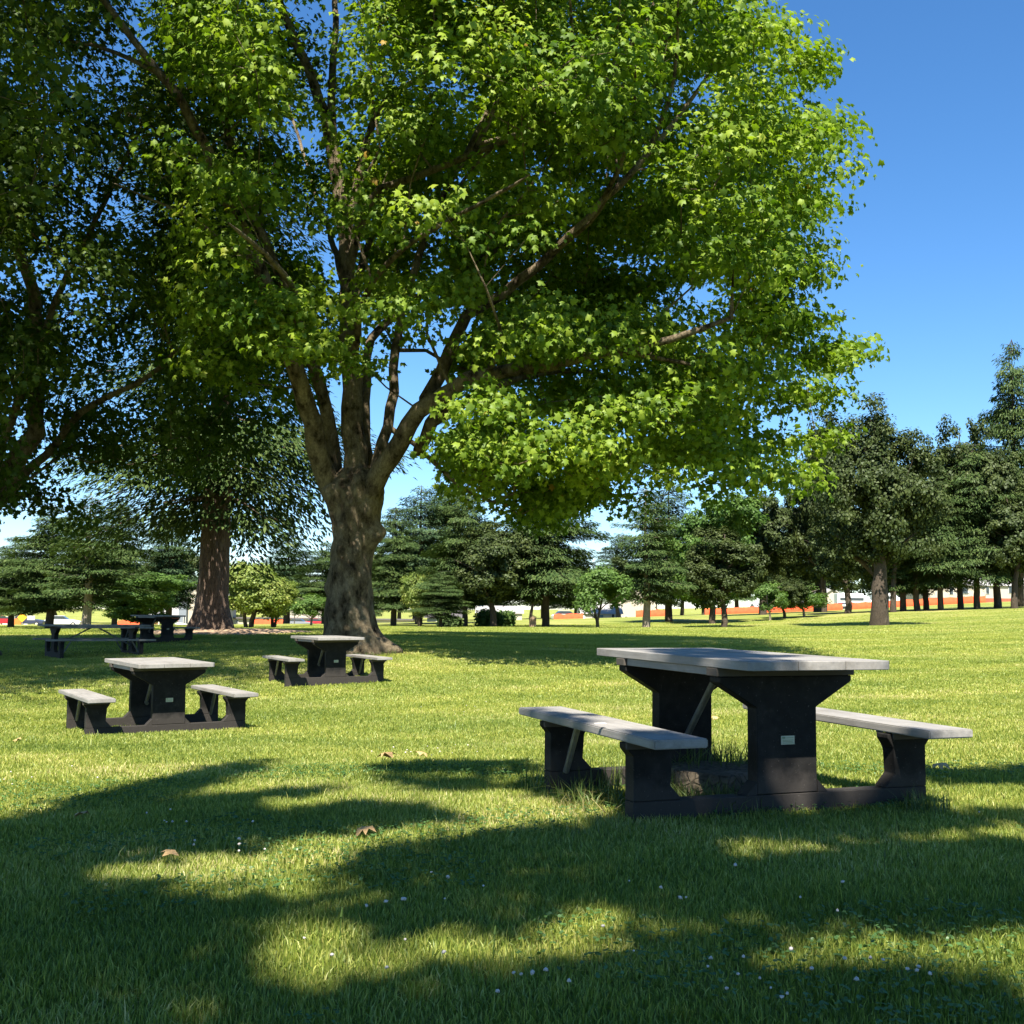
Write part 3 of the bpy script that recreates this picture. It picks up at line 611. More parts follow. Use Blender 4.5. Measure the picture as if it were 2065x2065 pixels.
# ================================================================== background trees (built once per kind, then copied)
def broad_variant(seed, H, Rr, cb, nclump, per, leaf, mat, bark, shape=(1, 1), multi=1, lump_r=.95, tr=.28, openn=0.0, spread=.3):
    """H height, Rr crown radius, cb height of crown base"""
    rng = np.random.default_rng(seed)
    lob = [(rng.uniform(-.55, .55)*Rr, rng.uniform(-.55, .55)*Rr, cb+(H-cb)*rng.uniform(.2, .8), rng.uniform(.42, .62)) for _ in range(9)]+[(0, 0, cb+(H-cb)*.5, .72), (0, 0, H-(H-cb)*.3, .5)]
    C = []
    for (x, y, z, k) in lob:
        n = int(nclump*k*k/2.2); q = unit(rng.normal(size=(n, 3)))*(rng.random(n)**.3)[:, None]
        C.append(np.array([x, y, z])+q*np.array([Rr*k, Rr*k, min((H-cb)*.5*k*1.1, H-z)]))
    C = np.concatenate(C); C = C[C[:, 2] > cb*.9]
    C = C[lumps(C*np.array([1, 1, 1.3]), 1.0, seed) > -.45+openn*2.2]
    s = Skel()
    for m in range(multi):
        a = m*2.4+seed; sp = .0 if multi == 1 else spread
        b = s.limb(-1, [(sp*math.cos(a)*.4, sp*math.sin(a)*.4, -.5), (sp*math.cos(a), sp*math.sin(a), cb*.7), (Rr*.12*math.cos(a)+rng.normal()*.2, Rr*.12*math.sin(a), cb+(H-cb)*.35), (rng.normal()*.5, rng.normal()*.5, H*.88)], tr/multi**.5*1.25, .05, .7, .05, rng)
    for _ in range(6):
        k = b[int(len(b)*rng.uniform(.25, .7))]; a = rng.random()*6.28; L = Rr*rng.uniform(.5, .8)
        s.limb(k, [s.p[k]+np.array([math.cos(a)*L*.5, math.sin(a)*L*.5, L*.35]), s.p[k]+np.array([math.cos(a)*L, math.sin(a)*L, L*.6])], tr*.4, .04, .7, .05, rng)
    s.attach(C[::3], rng, .2, 1.2, root=np.array([0, 0, cb]), minz=cb*.6)
    v, q = s.mesh(.012, 2.4)
    tm = mesh_np('tree_trunk', v, [q], mats=[M[bark]], smooth=True)
    V, Fc, t = clump_leaves(C, lump_r*.62, per, leaf, rng, np.array([0, 0, (H+cb)/2]), up=.5, flat=.75, LV=OVAL_V, LF=OVAL_F, outw=.7)
    return tm, mesh_np('tree_crown', V, [Fc], t, [M[mat]])
def conifer_variant(seed, H, Rr, cb, mat, bark, tr=.3, whorl=.45, nb=7, droop=.25, spray=.5, dens=1.0, power=.8, hang=0.0, skirt=0.0):
    rng = np.random.default_rng(seed); s = Skel(); P = []; D = []; N = []; Z = []
    ids = s.limb(-1, [(0, 0, -.5), (.1, 0, H*.3), (-.1, .05, H*.6), (0, 0, H)], tr*1.15, .03, .5, .01, rng)
    rr = np.array(s.r); zz = np.array([p[2] for p in s.p]); rr = tr*(1.2-zz/H*1.15).clip(.05)
    for i in range(len(rr)): s.r[i] = float(rr[i])
    z = cb
    while z < H-.2:
        t = (z-cb)/(H-cb); Rz = Rr*((1-t)**power)*(.55+.45*min(1, t*6+.35))*(1+skirt*max(0, 1-t*5))+.15
        k = max(3, int(nb*(1-t*.4))); a0 = rng.random()*6.28
        for j in range(k):
            a = a0+j*6.283/k+rng.normal()*.25; L = Rz*rng.uniform(.5, 1.15)*(1+.28*math.sin(2*a+z*.8+seed)+.15*math.sin(5*a-z*1.7)); base = ids[min(len(ids)-1, int(len(ids)*(z/H)))]
            if rng.random() < .2: continue
            dr = droop*(1-t*.9)*rng.uniform(.5, 1.5); dir2 = np.array([math.cos(a), math.sin(a), 0]); m = max(3, int(L/.3))
            tt = (np.arange(1, m+1)/m); pts = s.p[base]+dir2[None]*(L*tt)[:, None]; pts[:, 2] = z+L*(.18*tt-dr*2.2*tt**2+dr*1.0*tt**3)
            par = base
            for q in range(0, m, 2): par = s.add(pts[q], par, max(.008, tr*.13*(1-tt[q])))
            side = np.array([-dir2[1], dir2[0], 0])
            for q in range(m):
                w = (.35+.65*math.sin(math.pi*min(1, tt[q]*.85+.15)))*L*.42
                for sg in (-1, 1):
                    n = max(1, int(w/spray*2.2*dens))
                    for e in range(n if rng.random() < .92 else 0):
                        u = (e+rng.random())/n; p = pts[q]+side*sg*w*u+dir2*w*.35*u+np.array([0, 0, -.10*w*u-hang*rng.random()*.5])+rng.normal(size=3)*np.array([.07, .07, .12])
                        P.append(p); D.append(dir2*.8+side*sg*rng.uniform(.2, .9)+np.array([0, 0, -.25-hang*rng.random()*1.3])+rng.normal(size=3)*.15); N.append(np.array([0, 0, 1])+dir2*.55+rng.normal(size=3)*.3); Z.append(spray*rng.uniform(.6, 1.25))
        z += whorl*rng.uniform(.75, 1.3)*(1-.35*t)
    v, q = s.mesh(.01); tm = mesh_np('conifer_trunk', v, [q], mats=[M[bark]], smooth=True)
    P = np.array(P); V, Fc, t = scatter(P, np.array(N), np.array(D), np.array(Z), KITE_V*np.array([.55, 1.15, 1]), KITE_F, rng)
    return tm, mesh_np('conifer_crown', V, [Fc], t, [M[mat]])
VAR = {}
VAR['fir1'] = (conifer_variant(1, 15, 3.9, 2.6, 'conifer', 'bark_dark', .30, .42, 9, .22, .30, 2.4, .5, .4), 15, 3.9)
VAR['fir2'] = (conifer_variant(2, 15, 3.2, 2.9, 'conifer_blue', 'bark_dark', .28, .40, 9, .28, .30, 2.4, .45, .4), 15, 3.2)
VAR['fir3'] = (conifer_variant(3, 15, 4.6, 2.9, 'conifer', 'bark_dark', .27, .5, 9, .30, .33, 2.1, .42, .5), 15, 4.6)
VAR['palefir'] = (conifer_variant(4, 15, 3.3, 3.2, 'conifer', 'bark_pale', .30, .5, 8, .25, .32, 2.2, .55, .3), 15, 3.3)
VAR['round'] = (broad_variant(5, 6, 2.4, 1.1, 420, 60, .17, 'green', 'bark_dark', multi=2, tr=.14), 6, 2.4)
VAR['green'] = (broad_variant(6, 11, 4.0, 1.8, 560, 80, .22, 'green', 'bark_dark', tr=.25), 11, 4.0)
VAR['oak1'] = (broad_variant(7, 13, 5.0, 2.2, 620, 84, .22, 'oak', 'bark_dark', tr=.38, openn=.10), 13, 5.0)
VAR['bigoak'] = (broad_variant(17, 15, 5.4, 2.6, 900, 84, .19, 'oak', 'bark_dark', tr=.85, openn=.20, multi=2, lump_r=1.1, spread=.75), 15, 5.4)
VAR['oak2'] = (broad_variant(8, 13, 4.2, 2.4, 520, 84, .22, 'oak', 'bark_dark', tr=.30, openn=.08), 13, 4.2)
VAR['oak3'] = (broad_variant(9, 10, 4.3, 1.6, 520, 80, .2, 'oak', 'bark_dark', tr=.26, openn=.08), 10, 4.3)
VAR['lime'] = (broad_variant(10, 7, 2.9, 1.2, 460, 70, .18, 'lime', 'bark_dark', multi=3, tr=.26), 7, 2.9)
VAR['small'] = (broad_variant(11, 5, 2.6, 1.6, 240, 60, .18, 'green', 'bark_pale', tr=.12, openn=.05), 5, 2.6)
FIRST = {}
def bgtree(kind, X, yb, yt, hw, d, label, group='trees across the far side of the lawn', rot=None, tw=1.0, cat='tree'):
    (tm, cm), H, Rr = VAR[kind]; b = unp(X, yb, d); z = Tz(b[0], d); t = unp(X, yt, d)[2]
    h = max(2.0, t-z); w = hw*1.0688/F*d
    nm = {'fir': 'fir_tree', 'pal': 'fir_tree', 'oak': 'oak_tree'}.get(kind[:3], 'park_tree')
    if kind not in FIRST:
        o = empty(nm, (0, 0, 0)); link('trunk', tm, o); link('crown', cm, o); FIRST[kind] = o
    else: o = copy_tree(FIRST[kind])
    o.location = (b[0], d, z-.03); o.scale = (w/Rr, w/Rr, h/H)
    o.rotation_euler = (0, 0, (X*1.37) % 6.28 if rot is None else rot)
    tag(o, label, cat, group); return o
BG = [
 ('fir1', 92, 1190, 950, 82, 70, 'spreading fir over the orange sign at the far left'),
 ('fir1', 20, 1190, 1010, 62, 76, 'fir at the left edge of the photo, leftmost of the far trees'),
 ('palefir', 161, 1190, 930, 80, 60, 'fir with slim pale bare trunk left of the bright green tree'),
 ('fir3', 215, 1186, 940, 70, 82, 'dark fir between the slim pale trunk and the bright green tree'),
 ('green', 268, 1186, 1078, 74, 66, 'bright green rounded tree above the shaded tables'),
 ('fir2', 318, 1184, 960, 58, 92, 'dark fir behind the bright green tree, left of the chimney'),
 ('lime', 470, 1184, 1058, 66, 74, 'yellow-green bushy tree right of the thick fir trunk, the larger of the pair'),
 ('lime', 515, 1184, 1085, 44, 76, 'yellow-green bushy tree, the smaller right-hand one of the pair'),
 ('small', 588, 1183, 1120, 40, 90, 'thin open tree in front of the pale upper storey'),
 ('fir1', 612, 1182, 1020, 58, 105, 'green fir touching the left side of the plane trunk'),
 ('fir2', 540, 1180, 1010, 60, 130, 'dark fir rising behind the yellow-green pair'),
 ('fir1', 742, 1183, 955, 60, 82, 'fir just right of the plane trunk'),
 ('fir2', 790, 1182, 915, 66, 92, 'blue-green fir, second to the right of the plane trunk'),
 ('fir1', 845, 1182, 880, 72, 98, 'tall fir above the low grey house'),
 ('lime', 792, 1183, 1078, 36, 79, 'olive yellow tree in front of the firs right of the plane trunk'),
 ('fir3', 832, 1185, 1075, 50, 70, 'short dark fir standing beside the low grey house'),
 ('oak3', 930, 1184, 985, 92, 73, 'broad grey-green oak in the middle of the far trees'),
 ('fir3', 878, 1184, 915, 70, 76, 'fir with stout dark trunk left of the grey-green oak'),
 ('fir3', 1030, 1183, 880, 98, 75, 'tall dark fir with thick black trunk left of the sky gap'),
 ('round', 1130, 1181, 1068, 52, 64, 'small round green tree on forked trunks below the sky gap'),
 ('oak2', 1165, 1168, 1045, 50, 190, 'distant hazy oak at the foot of the sky gap'),
 ('palefir', 1219, 1184, 915, 66, 69, 'fir with pale bare trunk right of the sky gap'),
 ('fir2', 1262, 1182, 905, 66, 88, 'dark fir behind the pale trunk'),
 ('green', 1345, 1181, 930, 84, 82, 'fresh green tree between the dark firs and the dark oaks'),
 ('oak2', 1366, 1184, 985, 72, 73, 'dark-trunked oak in front of the fresh green tree'),
 ('oak1', 1440, 1172, 915, 84, 102, 'dark oak left of the twin low trees'),
 ('small', 1452, 1171, 1098, 38, 84, 'small bright tree left of the twin low trees'),
 ('oak3', 1480, 1168, 1088, 44, 87, 'low rounded tree, the left-hand one of the twins'),
 ('small', 1516, 1167, 1104, 46, 88, 'low rounded tree, the right-hand one of the twins'),
 ('oak1', 1545, 1164, 905, 84, 110, 'dark oak behind the low rounded twins'),
 ('oak2', 1555, 1164, 780, 55, 104, 'tall oak just right of the plane tree crown'),
 ('bigoak', 1655, 1181, 738, 108, 65, 'big open oak with thick sunlit trunk standing forward on the right lawn'),
 ('oak2', 1600, 1170, 930, 66, 92, 'shorter oak filling in behind the left of the big open oak'),
 ('oak2', 1686, 1155, 862, 62, 90, 'oak in the right row, first right of the big open oak'),
 ('fir1', 1704, 1155, 905, 55, 92, 'fir in the right row, between two oaks behind the big open oak'),
 ('oak2', 1730, 1154, 815, 60, 91, 'second oak in the right row right of the big open oak'),
 ('fir3', 1748, 1154, 905, 66, 93, 'fir in the right row with drooping lower boughs'),
 ('fir3', 1775, 1153, 880, 66, 90, 'fir in the right row midway between the big open oak and the tall topping oak'),
 ('oak2', 1812, 1152, 772, 58, 92, 'tall oak topping the right row beside the giant conifer'),
 ('fir3', 1843, 1151, 830, 72, 90, 'fir in the right row next to the tall topping oak, on its right'),
 ('oak1', 1882, 1149, 830, 70, 91, 'oak in the right row just left of the giant conifer'),
 ('fir1', 1925, 1147, 640, 66, 100, 'giant blue-green conifer cut by the right edge of the photo'),
 ('oak2', 1915, 1148, 905, 66, 88, 'oak in the right row at the edge of the photo'),
]
for b in BG:
    b = list(b); b[4] *= 1.22 if b[1] > 1530 else 1.08; bgtree(*b)
rb = random.Random(4)
for i, X in enumerate(list(range(-60, 700, 58))+list(range(700, 1110, 48))+list(range(1185, 2080, 52))):
    yt = 1050 if X < 700 else (1035 if X < 1120 else 1005)
    k = rb.choice(['fir2', 'fir1', 'oak3', 'oak2'])
    bgtree(k, X+rb.uniform(-14, 14), 1168, yt+rb.uniform(-35, 30), rb.uniform(40, 60), rb.uniform(225, 290), 'hazy tree of the distant belt behind the houses', 'distant tree belt behind the houses')

# the big fir with drooping boughs, left of the plane tree
def big_fir():
    tm, cm = conifer_variant(40, 21, 5.4, 4.5, 'conifer', 'bark_fir', .44, .80, 8, .33, .26, 1.8, .45, 1.5, .35)
    b = unp(400, 1191, 38); z = Tz(b[0], 38); root = empty('fir_tree', (b[0], 38, z))
    def fn(zz, th):
        f = max(0, 1-zz/1.3); r = (.56-.035*zz)*(1+.45*f*f)*(1+.10*f*np.cos(5*th+1)+.05*np.sin(6*th+zz*1.3)+.03*np.sin(11*th-zz*3)); return -.02*zz, 0, r
    tv, tq = trunk_rings(fn, np.linspace(-.3, 5, 40), 40)
    w = mesh_np('fir_butt', tv, [tq], mats=[M['bark_fir']], smooth=True)
    link('trunk', tm, root); link('trunk', w, root); link('crown', cm, root)
    root.rotation_euler = (0, 0, 1.1)
    tag(root, 'big old fir with thick patched trunk and drooping boughs, left of the plane tree', 'tree')
    n = 40; k = np.linspace(0, 2*np.pi, n, endpoint=False); V = [(b[0]+.3, 37.6, Tz(b[0], 37.6)+.10)]
    for ring, (rx, ry, h) in enumerate([(1.0, .9, .10), (2.3, 1.9, .05), (3.4, 2.7, -.03)]):
        for a in k:
            x = b[0]+.5+rx*math.cos(a)*(1+.1*math.sin(3*a)); y = 37.6+ry*math.sin(a)*(1+.08*math.sin(5*a)); V.append((x, y, Tz(x, y)+h))
    Fq = [np.array([(0, 1+i, 1+(i+1) % n) for i in range(n)])]+[np.array([(1+r*n+i, 1+(r+1)*n+i, 1+(r+1)*n+(i+1) % n, 1+r*n+(i+1) % n) for r in range(2) for i in range(n)])]
    tag(link('needle_litter', mesh_np('needle_litter', V, Fq, mats=[M['soil']], smooth=True)), 'pinkish brown needle litter ring at the foot of the big fir', kind='structure')
big_fir()

# ================================================================== picnic tables
def picnic_table(L=1.67, label='', group='picnic tables on the lawn', plaque=True):
    root = empty('picnic_table', (0, 0, 0)); Wt = .80; H = .76; py = L/2-.335; th = .045   # plates centred at +-py
    b = MB(); w = Wt/3
    for i in range(3):
        x0 = -Wt/2+i*w+.0015; x1 = x0+w-.003; c = .018
        o = [(x0, -L/2), (x1, -L/2), (x1, L/2), (x0, L/2)]
        if i == 0: o = [(x0+c, -L/2), (x1, -L/2), (x1, L/2), (x0+c, L/2), (x0, L/2-c), (x0, -L/2+c)]
        if i == 2: o = [(x0, -L/2), (x1-c, -L/2), (x1, -L/2+c), (x1, L/2-c), (x1-c, L/2), (x0, L/2)]
        b.poly(o, 'z', H-.043, H)
    for i in range(3):
        for sy in (-1, 1):
            for dx in (.3, .7):
                x = -Wt/2+(i+dx)*w; b.tube((x, sy*py, H-.004), (x, sy*py, H+.0015), .008, n=8, mat=1)
    link('tabletop', b.mesh('tabletop', [M['grey'], M['bolt']], .004), root)
    for sy in (-1, 1):
        c = sy*py
        link('cross_beam', MB().box(-.40, .40, c-.05, c+.05, H-.085, H-.0455).mesh('cross_beam', M['beam'], .003), root)
        pts = [(-.172, .105), (.172, .105), (.172, .52), (.385, .645), (.385, .6735), (-.385, .6735), (-.385, .645), (-.172, .52)]
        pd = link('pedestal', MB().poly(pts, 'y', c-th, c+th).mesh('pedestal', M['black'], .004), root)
        ft = [(-.845, -.12), (.845, -.12), (.845, .10), (.71, .10), (.64, .10), (.235, .10), (-.235, .10), (-.64, .10), (-.845, .10)]
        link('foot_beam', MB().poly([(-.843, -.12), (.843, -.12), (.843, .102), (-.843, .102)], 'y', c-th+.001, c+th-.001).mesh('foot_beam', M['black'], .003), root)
        for sx in (-1, 1):
            lp = [(.235, .1035), (.172+.0025, .1035), (.172+.0025, .165)]
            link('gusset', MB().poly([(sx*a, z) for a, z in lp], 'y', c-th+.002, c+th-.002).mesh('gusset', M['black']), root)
            lg = [(.655, .104), (.840, .104), (.840, .345), (.865, .345), (.865, .365), (.60, .365), (.60, .345), (.645, .27), (.655, .20), (.655, .165), (.655, .104)][:-1]
            lg = [(.585, .104), (.842, .104), (.842, .31), (.872, .345), (.872, .3725), (.605, .3725), (.605, .35), (.640, .30), (.648, .17)]
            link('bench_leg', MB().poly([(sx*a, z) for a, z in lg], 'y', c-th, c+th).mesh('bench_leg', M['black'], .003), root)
            link('bench_cleat', MB().box(min(sx*.63, sx*.885), max(sx*.63, sx*.885), c-.055, c-.047 if sy < 0 else c-.0475, .345, .3775).mesh('bench_cleat', M['beam'], .001), root)
    for sx in (-1, 1):
        st = MB().poly([(sx*.752-.136, -L/2), (sx*.752+.136, -L/2), (sx*.752+.136, L/2), (sx*.752-.136, L/2)], 'z', .379, .420)
        link('bench_seat', st.mesh('bench_seat', M['grey'], .006, 2), root)
        link('side_rail', MB().box(sx*.36-.02, sx*.36+.02, -py+.05, py-.05, H-.0835, H-.0445).mesh('side_rail', M['grey'], .002), root)
    for sy in (-1, 1):
        b = MB(); b.tube((0, sy*.05, .705), (0, sy*(py-.045), .26), .019); b.tube((0, sy*(py-.046), .275), (0, sy*(py-.09), .255), .02)
        link('brace', b.mesh('brace', M['metal']), root)
        for sx in (-1, 1):
            b = MB(); b.tube((sx*.75, sy*(py-.21), .376), (sx*.75, sy*(py-.046), .10), .018); link('brace', b.mesh('brace', M['metal']), root)
    link('centre_bracket', MB().box(-.13, .13, -.05, .05, .700, .7165).mesh('bracket', M['metal'], .003), root)
    if plaque:
        b = MB(); c = -py-th; b.box(-.038, .038, c-.005, c-.0005, .341, .383)
        pl = link('name_plate', b.mesh('name_plate', M['plate']), root)
        b = MB(); b.box(-.033, -.016, c-.0062, c-.005, .370, .378)
        for k, (x0, x1, z) in enumerate([(-.010, .031, .372), (-.031, .031, .361), (-.031, .027, .354), (-.031, .031, .347)]): b.box(x0, x1, c-.0058, c-.005, z, z+.0025)
        link('print', b.mesh('plate_print', M['ink']), pl)
    tag(root, label, 'picnic table', group); return root
def set_table(o, x, y, z, yaw, ta=0, tb=0):
    o.location = (x, y, z); o.rotation_euler = (Matrix.Rotation(yaw, 4, 'Z') @ Matrix(((1, 0, 0, 0), (0, 1, 0, 0), (ta, tb, 1, 0), (0, 0, 0, 1))).to_quaternion().to_matrix().to_4x4()).to_euler()
G1 = 'grey-topped picnic tables with black legs on the lawn'
t1 = picnic_table(1.67, 'large picnic table in the right foreground with a stump beneath it', G1)
set_table(t1, 1.174, 6.014, 0, .359, .004, .015)
t2 = copy_tree(t1); set_table(t2, -3.939, 12.443, -.344, .555, .02, 0); t2['label'] = 'picnic table at mid left, fully sunlit top, in front of the shaded tables'
t3 = copy_tree(t1); set_table(t3, -3.138, 18.973, -.184, .466, .02, 0); t3['label'] = 'picnic table standing just in front of the plane tree trunk'
t4 = picnic_table(2.5, 'long picnic table in deep shade at the left, seen from its side with crossed braces', G1, False)
set_table(t4, -10.2, 27.2, Tz(-10.2, 27.2), -R(56))
t5 = copy_tree(t1); set_table(t5, -10.35, 32.5, Tz(-10.3, 32.5), R(50)); t5['label'] = 'picnic table in deep shade behind the long one, seen partly, its bench sticking out right'

# stump under the near table, in tall grass
def stump():
    n = 26; rng = np.random.default_rng(3); k = np.arange(n)*2*np.pi/n; rr = .285*(1+.07*np.sin(3*k+1)+.04*np.sin(7*k))
    cx, cy = 1.13, 6.12; V = []
    for z, f in ((-.05, 1.12), (.08, 1.03), (.125, 1.0), (.14, .95), (.137, .6), (.132, .25)): V += [(cx+rr[i]*f*math.cos(k[i]), cy+rr[i]*f*math.sin(k[i]), z+.004*math.sin(5*k[i])) for i in range(n)]
    V.append((cx, cy, .13)); Q = np.array([(r*n+i, r*n+(i+1) % n, (r+1)*n+(i+1) % n, (r+1)*n+i) for r in range(5) for i in range(n)])
    Tt = np.array([(5*n+i, 5*n+(i+1) % n, 6*n) for i in range(n)])
    tag(link('tree_stump', mesh_np('tree_stump', V, [Q, Tt], mats=[M['stump']], smooth=True)), 'low flat weathered tree stump under the foreground picnic table', 'stump')
stump()

# ================================================================== grass
def blades(x, y, h, w, rng, lean=.45, tint=None, zoff=0):
    n = len(x); z = T(x, y)+zoff; a = rng.random(n)*2*np.pi; la = rng.random(n)*2*np.pi; ln = np.abs(rng.normal(size=n))*lean*h
    sx, sy = np.cos(a)*w/2, np.sin(a)*w/2; lx, ly = np.cos(la)*ln, np.sin(la)*ln
    B = np.stack([x, y, z-.005], 1); V = np.zeros((n, 5, 3))
    V[:, 0] = B-np.stack([sx, sy, 0*sx], 1); V[:, 1] = B+np.stack([sx, sy, 0*sx], 1)
    m = B+np.stack([lx*.35, ly*.35, h*.58], 1); V[:, 2] = m+np.stack([sx, sy, 0*sx], 1)*.8; V[:, 3] = m-np.stack([sx, sy, 0*sx], 1)*.8
    V[:, 4] = B+np.stack([lx, ly, h*np.clip(1-.25*(ln/h)**2, .4, 1)], 1)
    i = np.arange(n)*5
    return V.reshape(-1, 3), np.stack([i, i+1, i+2, i+3], 1), np.stack([i+3, i+2, i+4], 1), np.repeat(rng.random(n) if tint is None else tint, 5)
def vnoise(x, y, s, seed=0):
    return (np.sin(x*s+seed)*np.cos(y*s*1.3+seed*2)+np.sin((x+y)*s*.7+1.7+seed)*np.sin((x-y*1.4)*s*1.9+seed)*.6+np.sin(x*s*3.1+y*s*2.3)*.3)/1.9
def grass():
    rng = np.random.default_rng(9); X = []; Y = []; H = []; Wd = []
    for (d0, d1, dens, h, w) in [(2.2, 4.2, 17000, .031, .0038), (4.2, 6.5, 11500, .031, .0048), (6.5, 10, 6000, .031, .0066), (10, 16, 2900, .032, .009), (16, 27, 1150, .034, .0145), (27, 42, 420, .036, .021), (42, 62, 160, .038, .030), (62, 86, 60, .038, .04)]:
        A = .5*(d1**2-d0**2)*1.0; n = int(A*dens); d = np.sqrt(rng.random(n)*(d1**2-d0**2)+d0**2); u = rng.uniform(-.5, .5, n)
        x = u*d; X.append(x); Y.append(d); H.append(np.full(n, h)*(.55+.8*rng.random(n))); Wd.append(w*(.7+.6*rng.random(n)))
    x, y, h, w = map(np.concatenate, (X, Y, H, Wd))
    tuft = vnoise(x, y, 5.5, 2); h *= 1+.35*np.clip(tuft, -.7, 1.5); tall = rng.random(len(x)) < .006; h[tall] *= 2.0; w[tall] *= .8
    dry = .6*vnoise(x, y*1.6, .7, 4)+.5*vnoise(x, y, 2.4, 1)+.35*vnoise(x, y, .22, 3)
    rv = rng.random(len(x)); fd = np.clip((y-8)/40, 0, .65); rv = rv*(1-fd)+.55*fd; t = np.clip(rv*.85+.36*dry+.02+.10*np.clip((y-6)/20, 0, 1), 0, 1)
    V, Q, Tt, tt = blades(x, y, h, w, rng, .55, t)
    o = link('grass', mesh_np('grass', V, [Q, Tt], tt, [M['grass']])); tag(o, 'short mown grass blades covering the lawn', 'grass', kind='stuff')
grass()
def clump_grass(name, label, spots, cat='weeds'):
    rng = np.random.default_rng(len(label)); Vs = []; Qs = []; Ts = []; ts = []; n0 = 0
    for (cx, cy, r, n, h, w, ln, tl, th) in spots:
        a = rng.random(n)*6.28; q = rng.random(n)**.5*r; V, Q, Tt, tt = blades(cx+q*np.cos(a), cy+q*np.sin(a), h*(.5+.7*rng.random(n)), np.full(n, w), rng, ln, rng.uniform(tl, th, n))
        Vs.append(V); Qs.append(Q+n0); Ts.append(Tt+n0); ts.append(tt); n0 += len(V)
    return tag(link(name, mesh_np(name, np.concatenate(Vs), [np.concatenate(Qs), np.concatenate(Ts)], np.concatenate(ts), [M['straw']])), label, cat, kind='stuff')
def gp(X, Y):
    p = np.array([0, 0, HC]); q = np.array(unp(X, Y, 1.0)); d = q-p; t = -HC/d[2]
    for _ in range(6): t = (Tz(d[0]*t, d[1]*t)-HC)/d[2]
    return d[0]*t, d[1]*t
clump_grass('tall_grass', 'uncut tall grass and straw growing round the stump and legs of the foreground table', [
    (1.10, 5.75, .32, 620, .13, .0055, .6, .0, .3), (1.2, 6.5, .30, 460, .27, .007, .7, 0, .12), (.75, 6.2, .3, 300, .20, .006, .6, 0, .25), (.5, 5.75, .25, 260, .14, .006, .8, 0, .35),
    (.35, 5.5, .22, 45, .13, .005, 1.5, .6, 1), (1.0, 5.6, .3, 150, .11, .005, .6, 0, .3), (2.05, 5.55, .12, 160, .12, .005, .5, 0, .1), (.25, 6.3, .2, 90, .2, .005, .7, .1, .5), (.42, 4.98, .25, 90, .09, .004, .5, 0, .3), (1.3, 5.0, .5, 160, .09, .004, .5, 0, .4)])
clump_grass('trunk_grass', 'longer grass growing round the feet of the plane tree and the big fir', [(PB[0]+.75*math.cos(a), PB[1]-.1+.75*math.sin(a), .28, 60, .11, .012, .6, 0, .3) for a in np.linspace(3.0, 6.6, 11)], 'grass')
def scrap():
    q = np.array(unp(1132, 1367, 1.0)); p = np.array([0, 0, HC]); d = q-p; t = (.42+.012-HC)/d[2]; x, y = d[0]*t, d[1]*t
    o = link('paper_scrap', MB().poly([(-.03, -.012), (.03, -.009), (.028, .012), (-.01, .014), (-.03, .006)], 'z', 0, .003).mesh('paper_scrap', M['white']), None, (x, y, .432+.004)); o.rotation_euler = (.012, 0, .3)
    tag(o, 'small white paper scrap lying on the left bench of the foreground table', 'paper')
scrap()
def stalks():
    b = MB(); 
    for X, Y, h in ((1348, 1595, .11), (1668, 1655, .10), (1090, 1600, .08), (640, 1780, .10), (930, 1810, .09)):
        x, y = gp(X, Y); z = Tz(x, y); b.tube((x, y, z), (x+.004, y, z+h*.75), .0018, n=5); b.tube((x+.004, y, z+h*.75), (x+.006, y, z+h), .0045, .002, n=6)
    tag(link('seed_stalks', b.mesh('seed_stalks', M['straw'])), 'scattered pale seed stalks standing above the foreground grass', 'weeds', kind='stuff')
stalks()
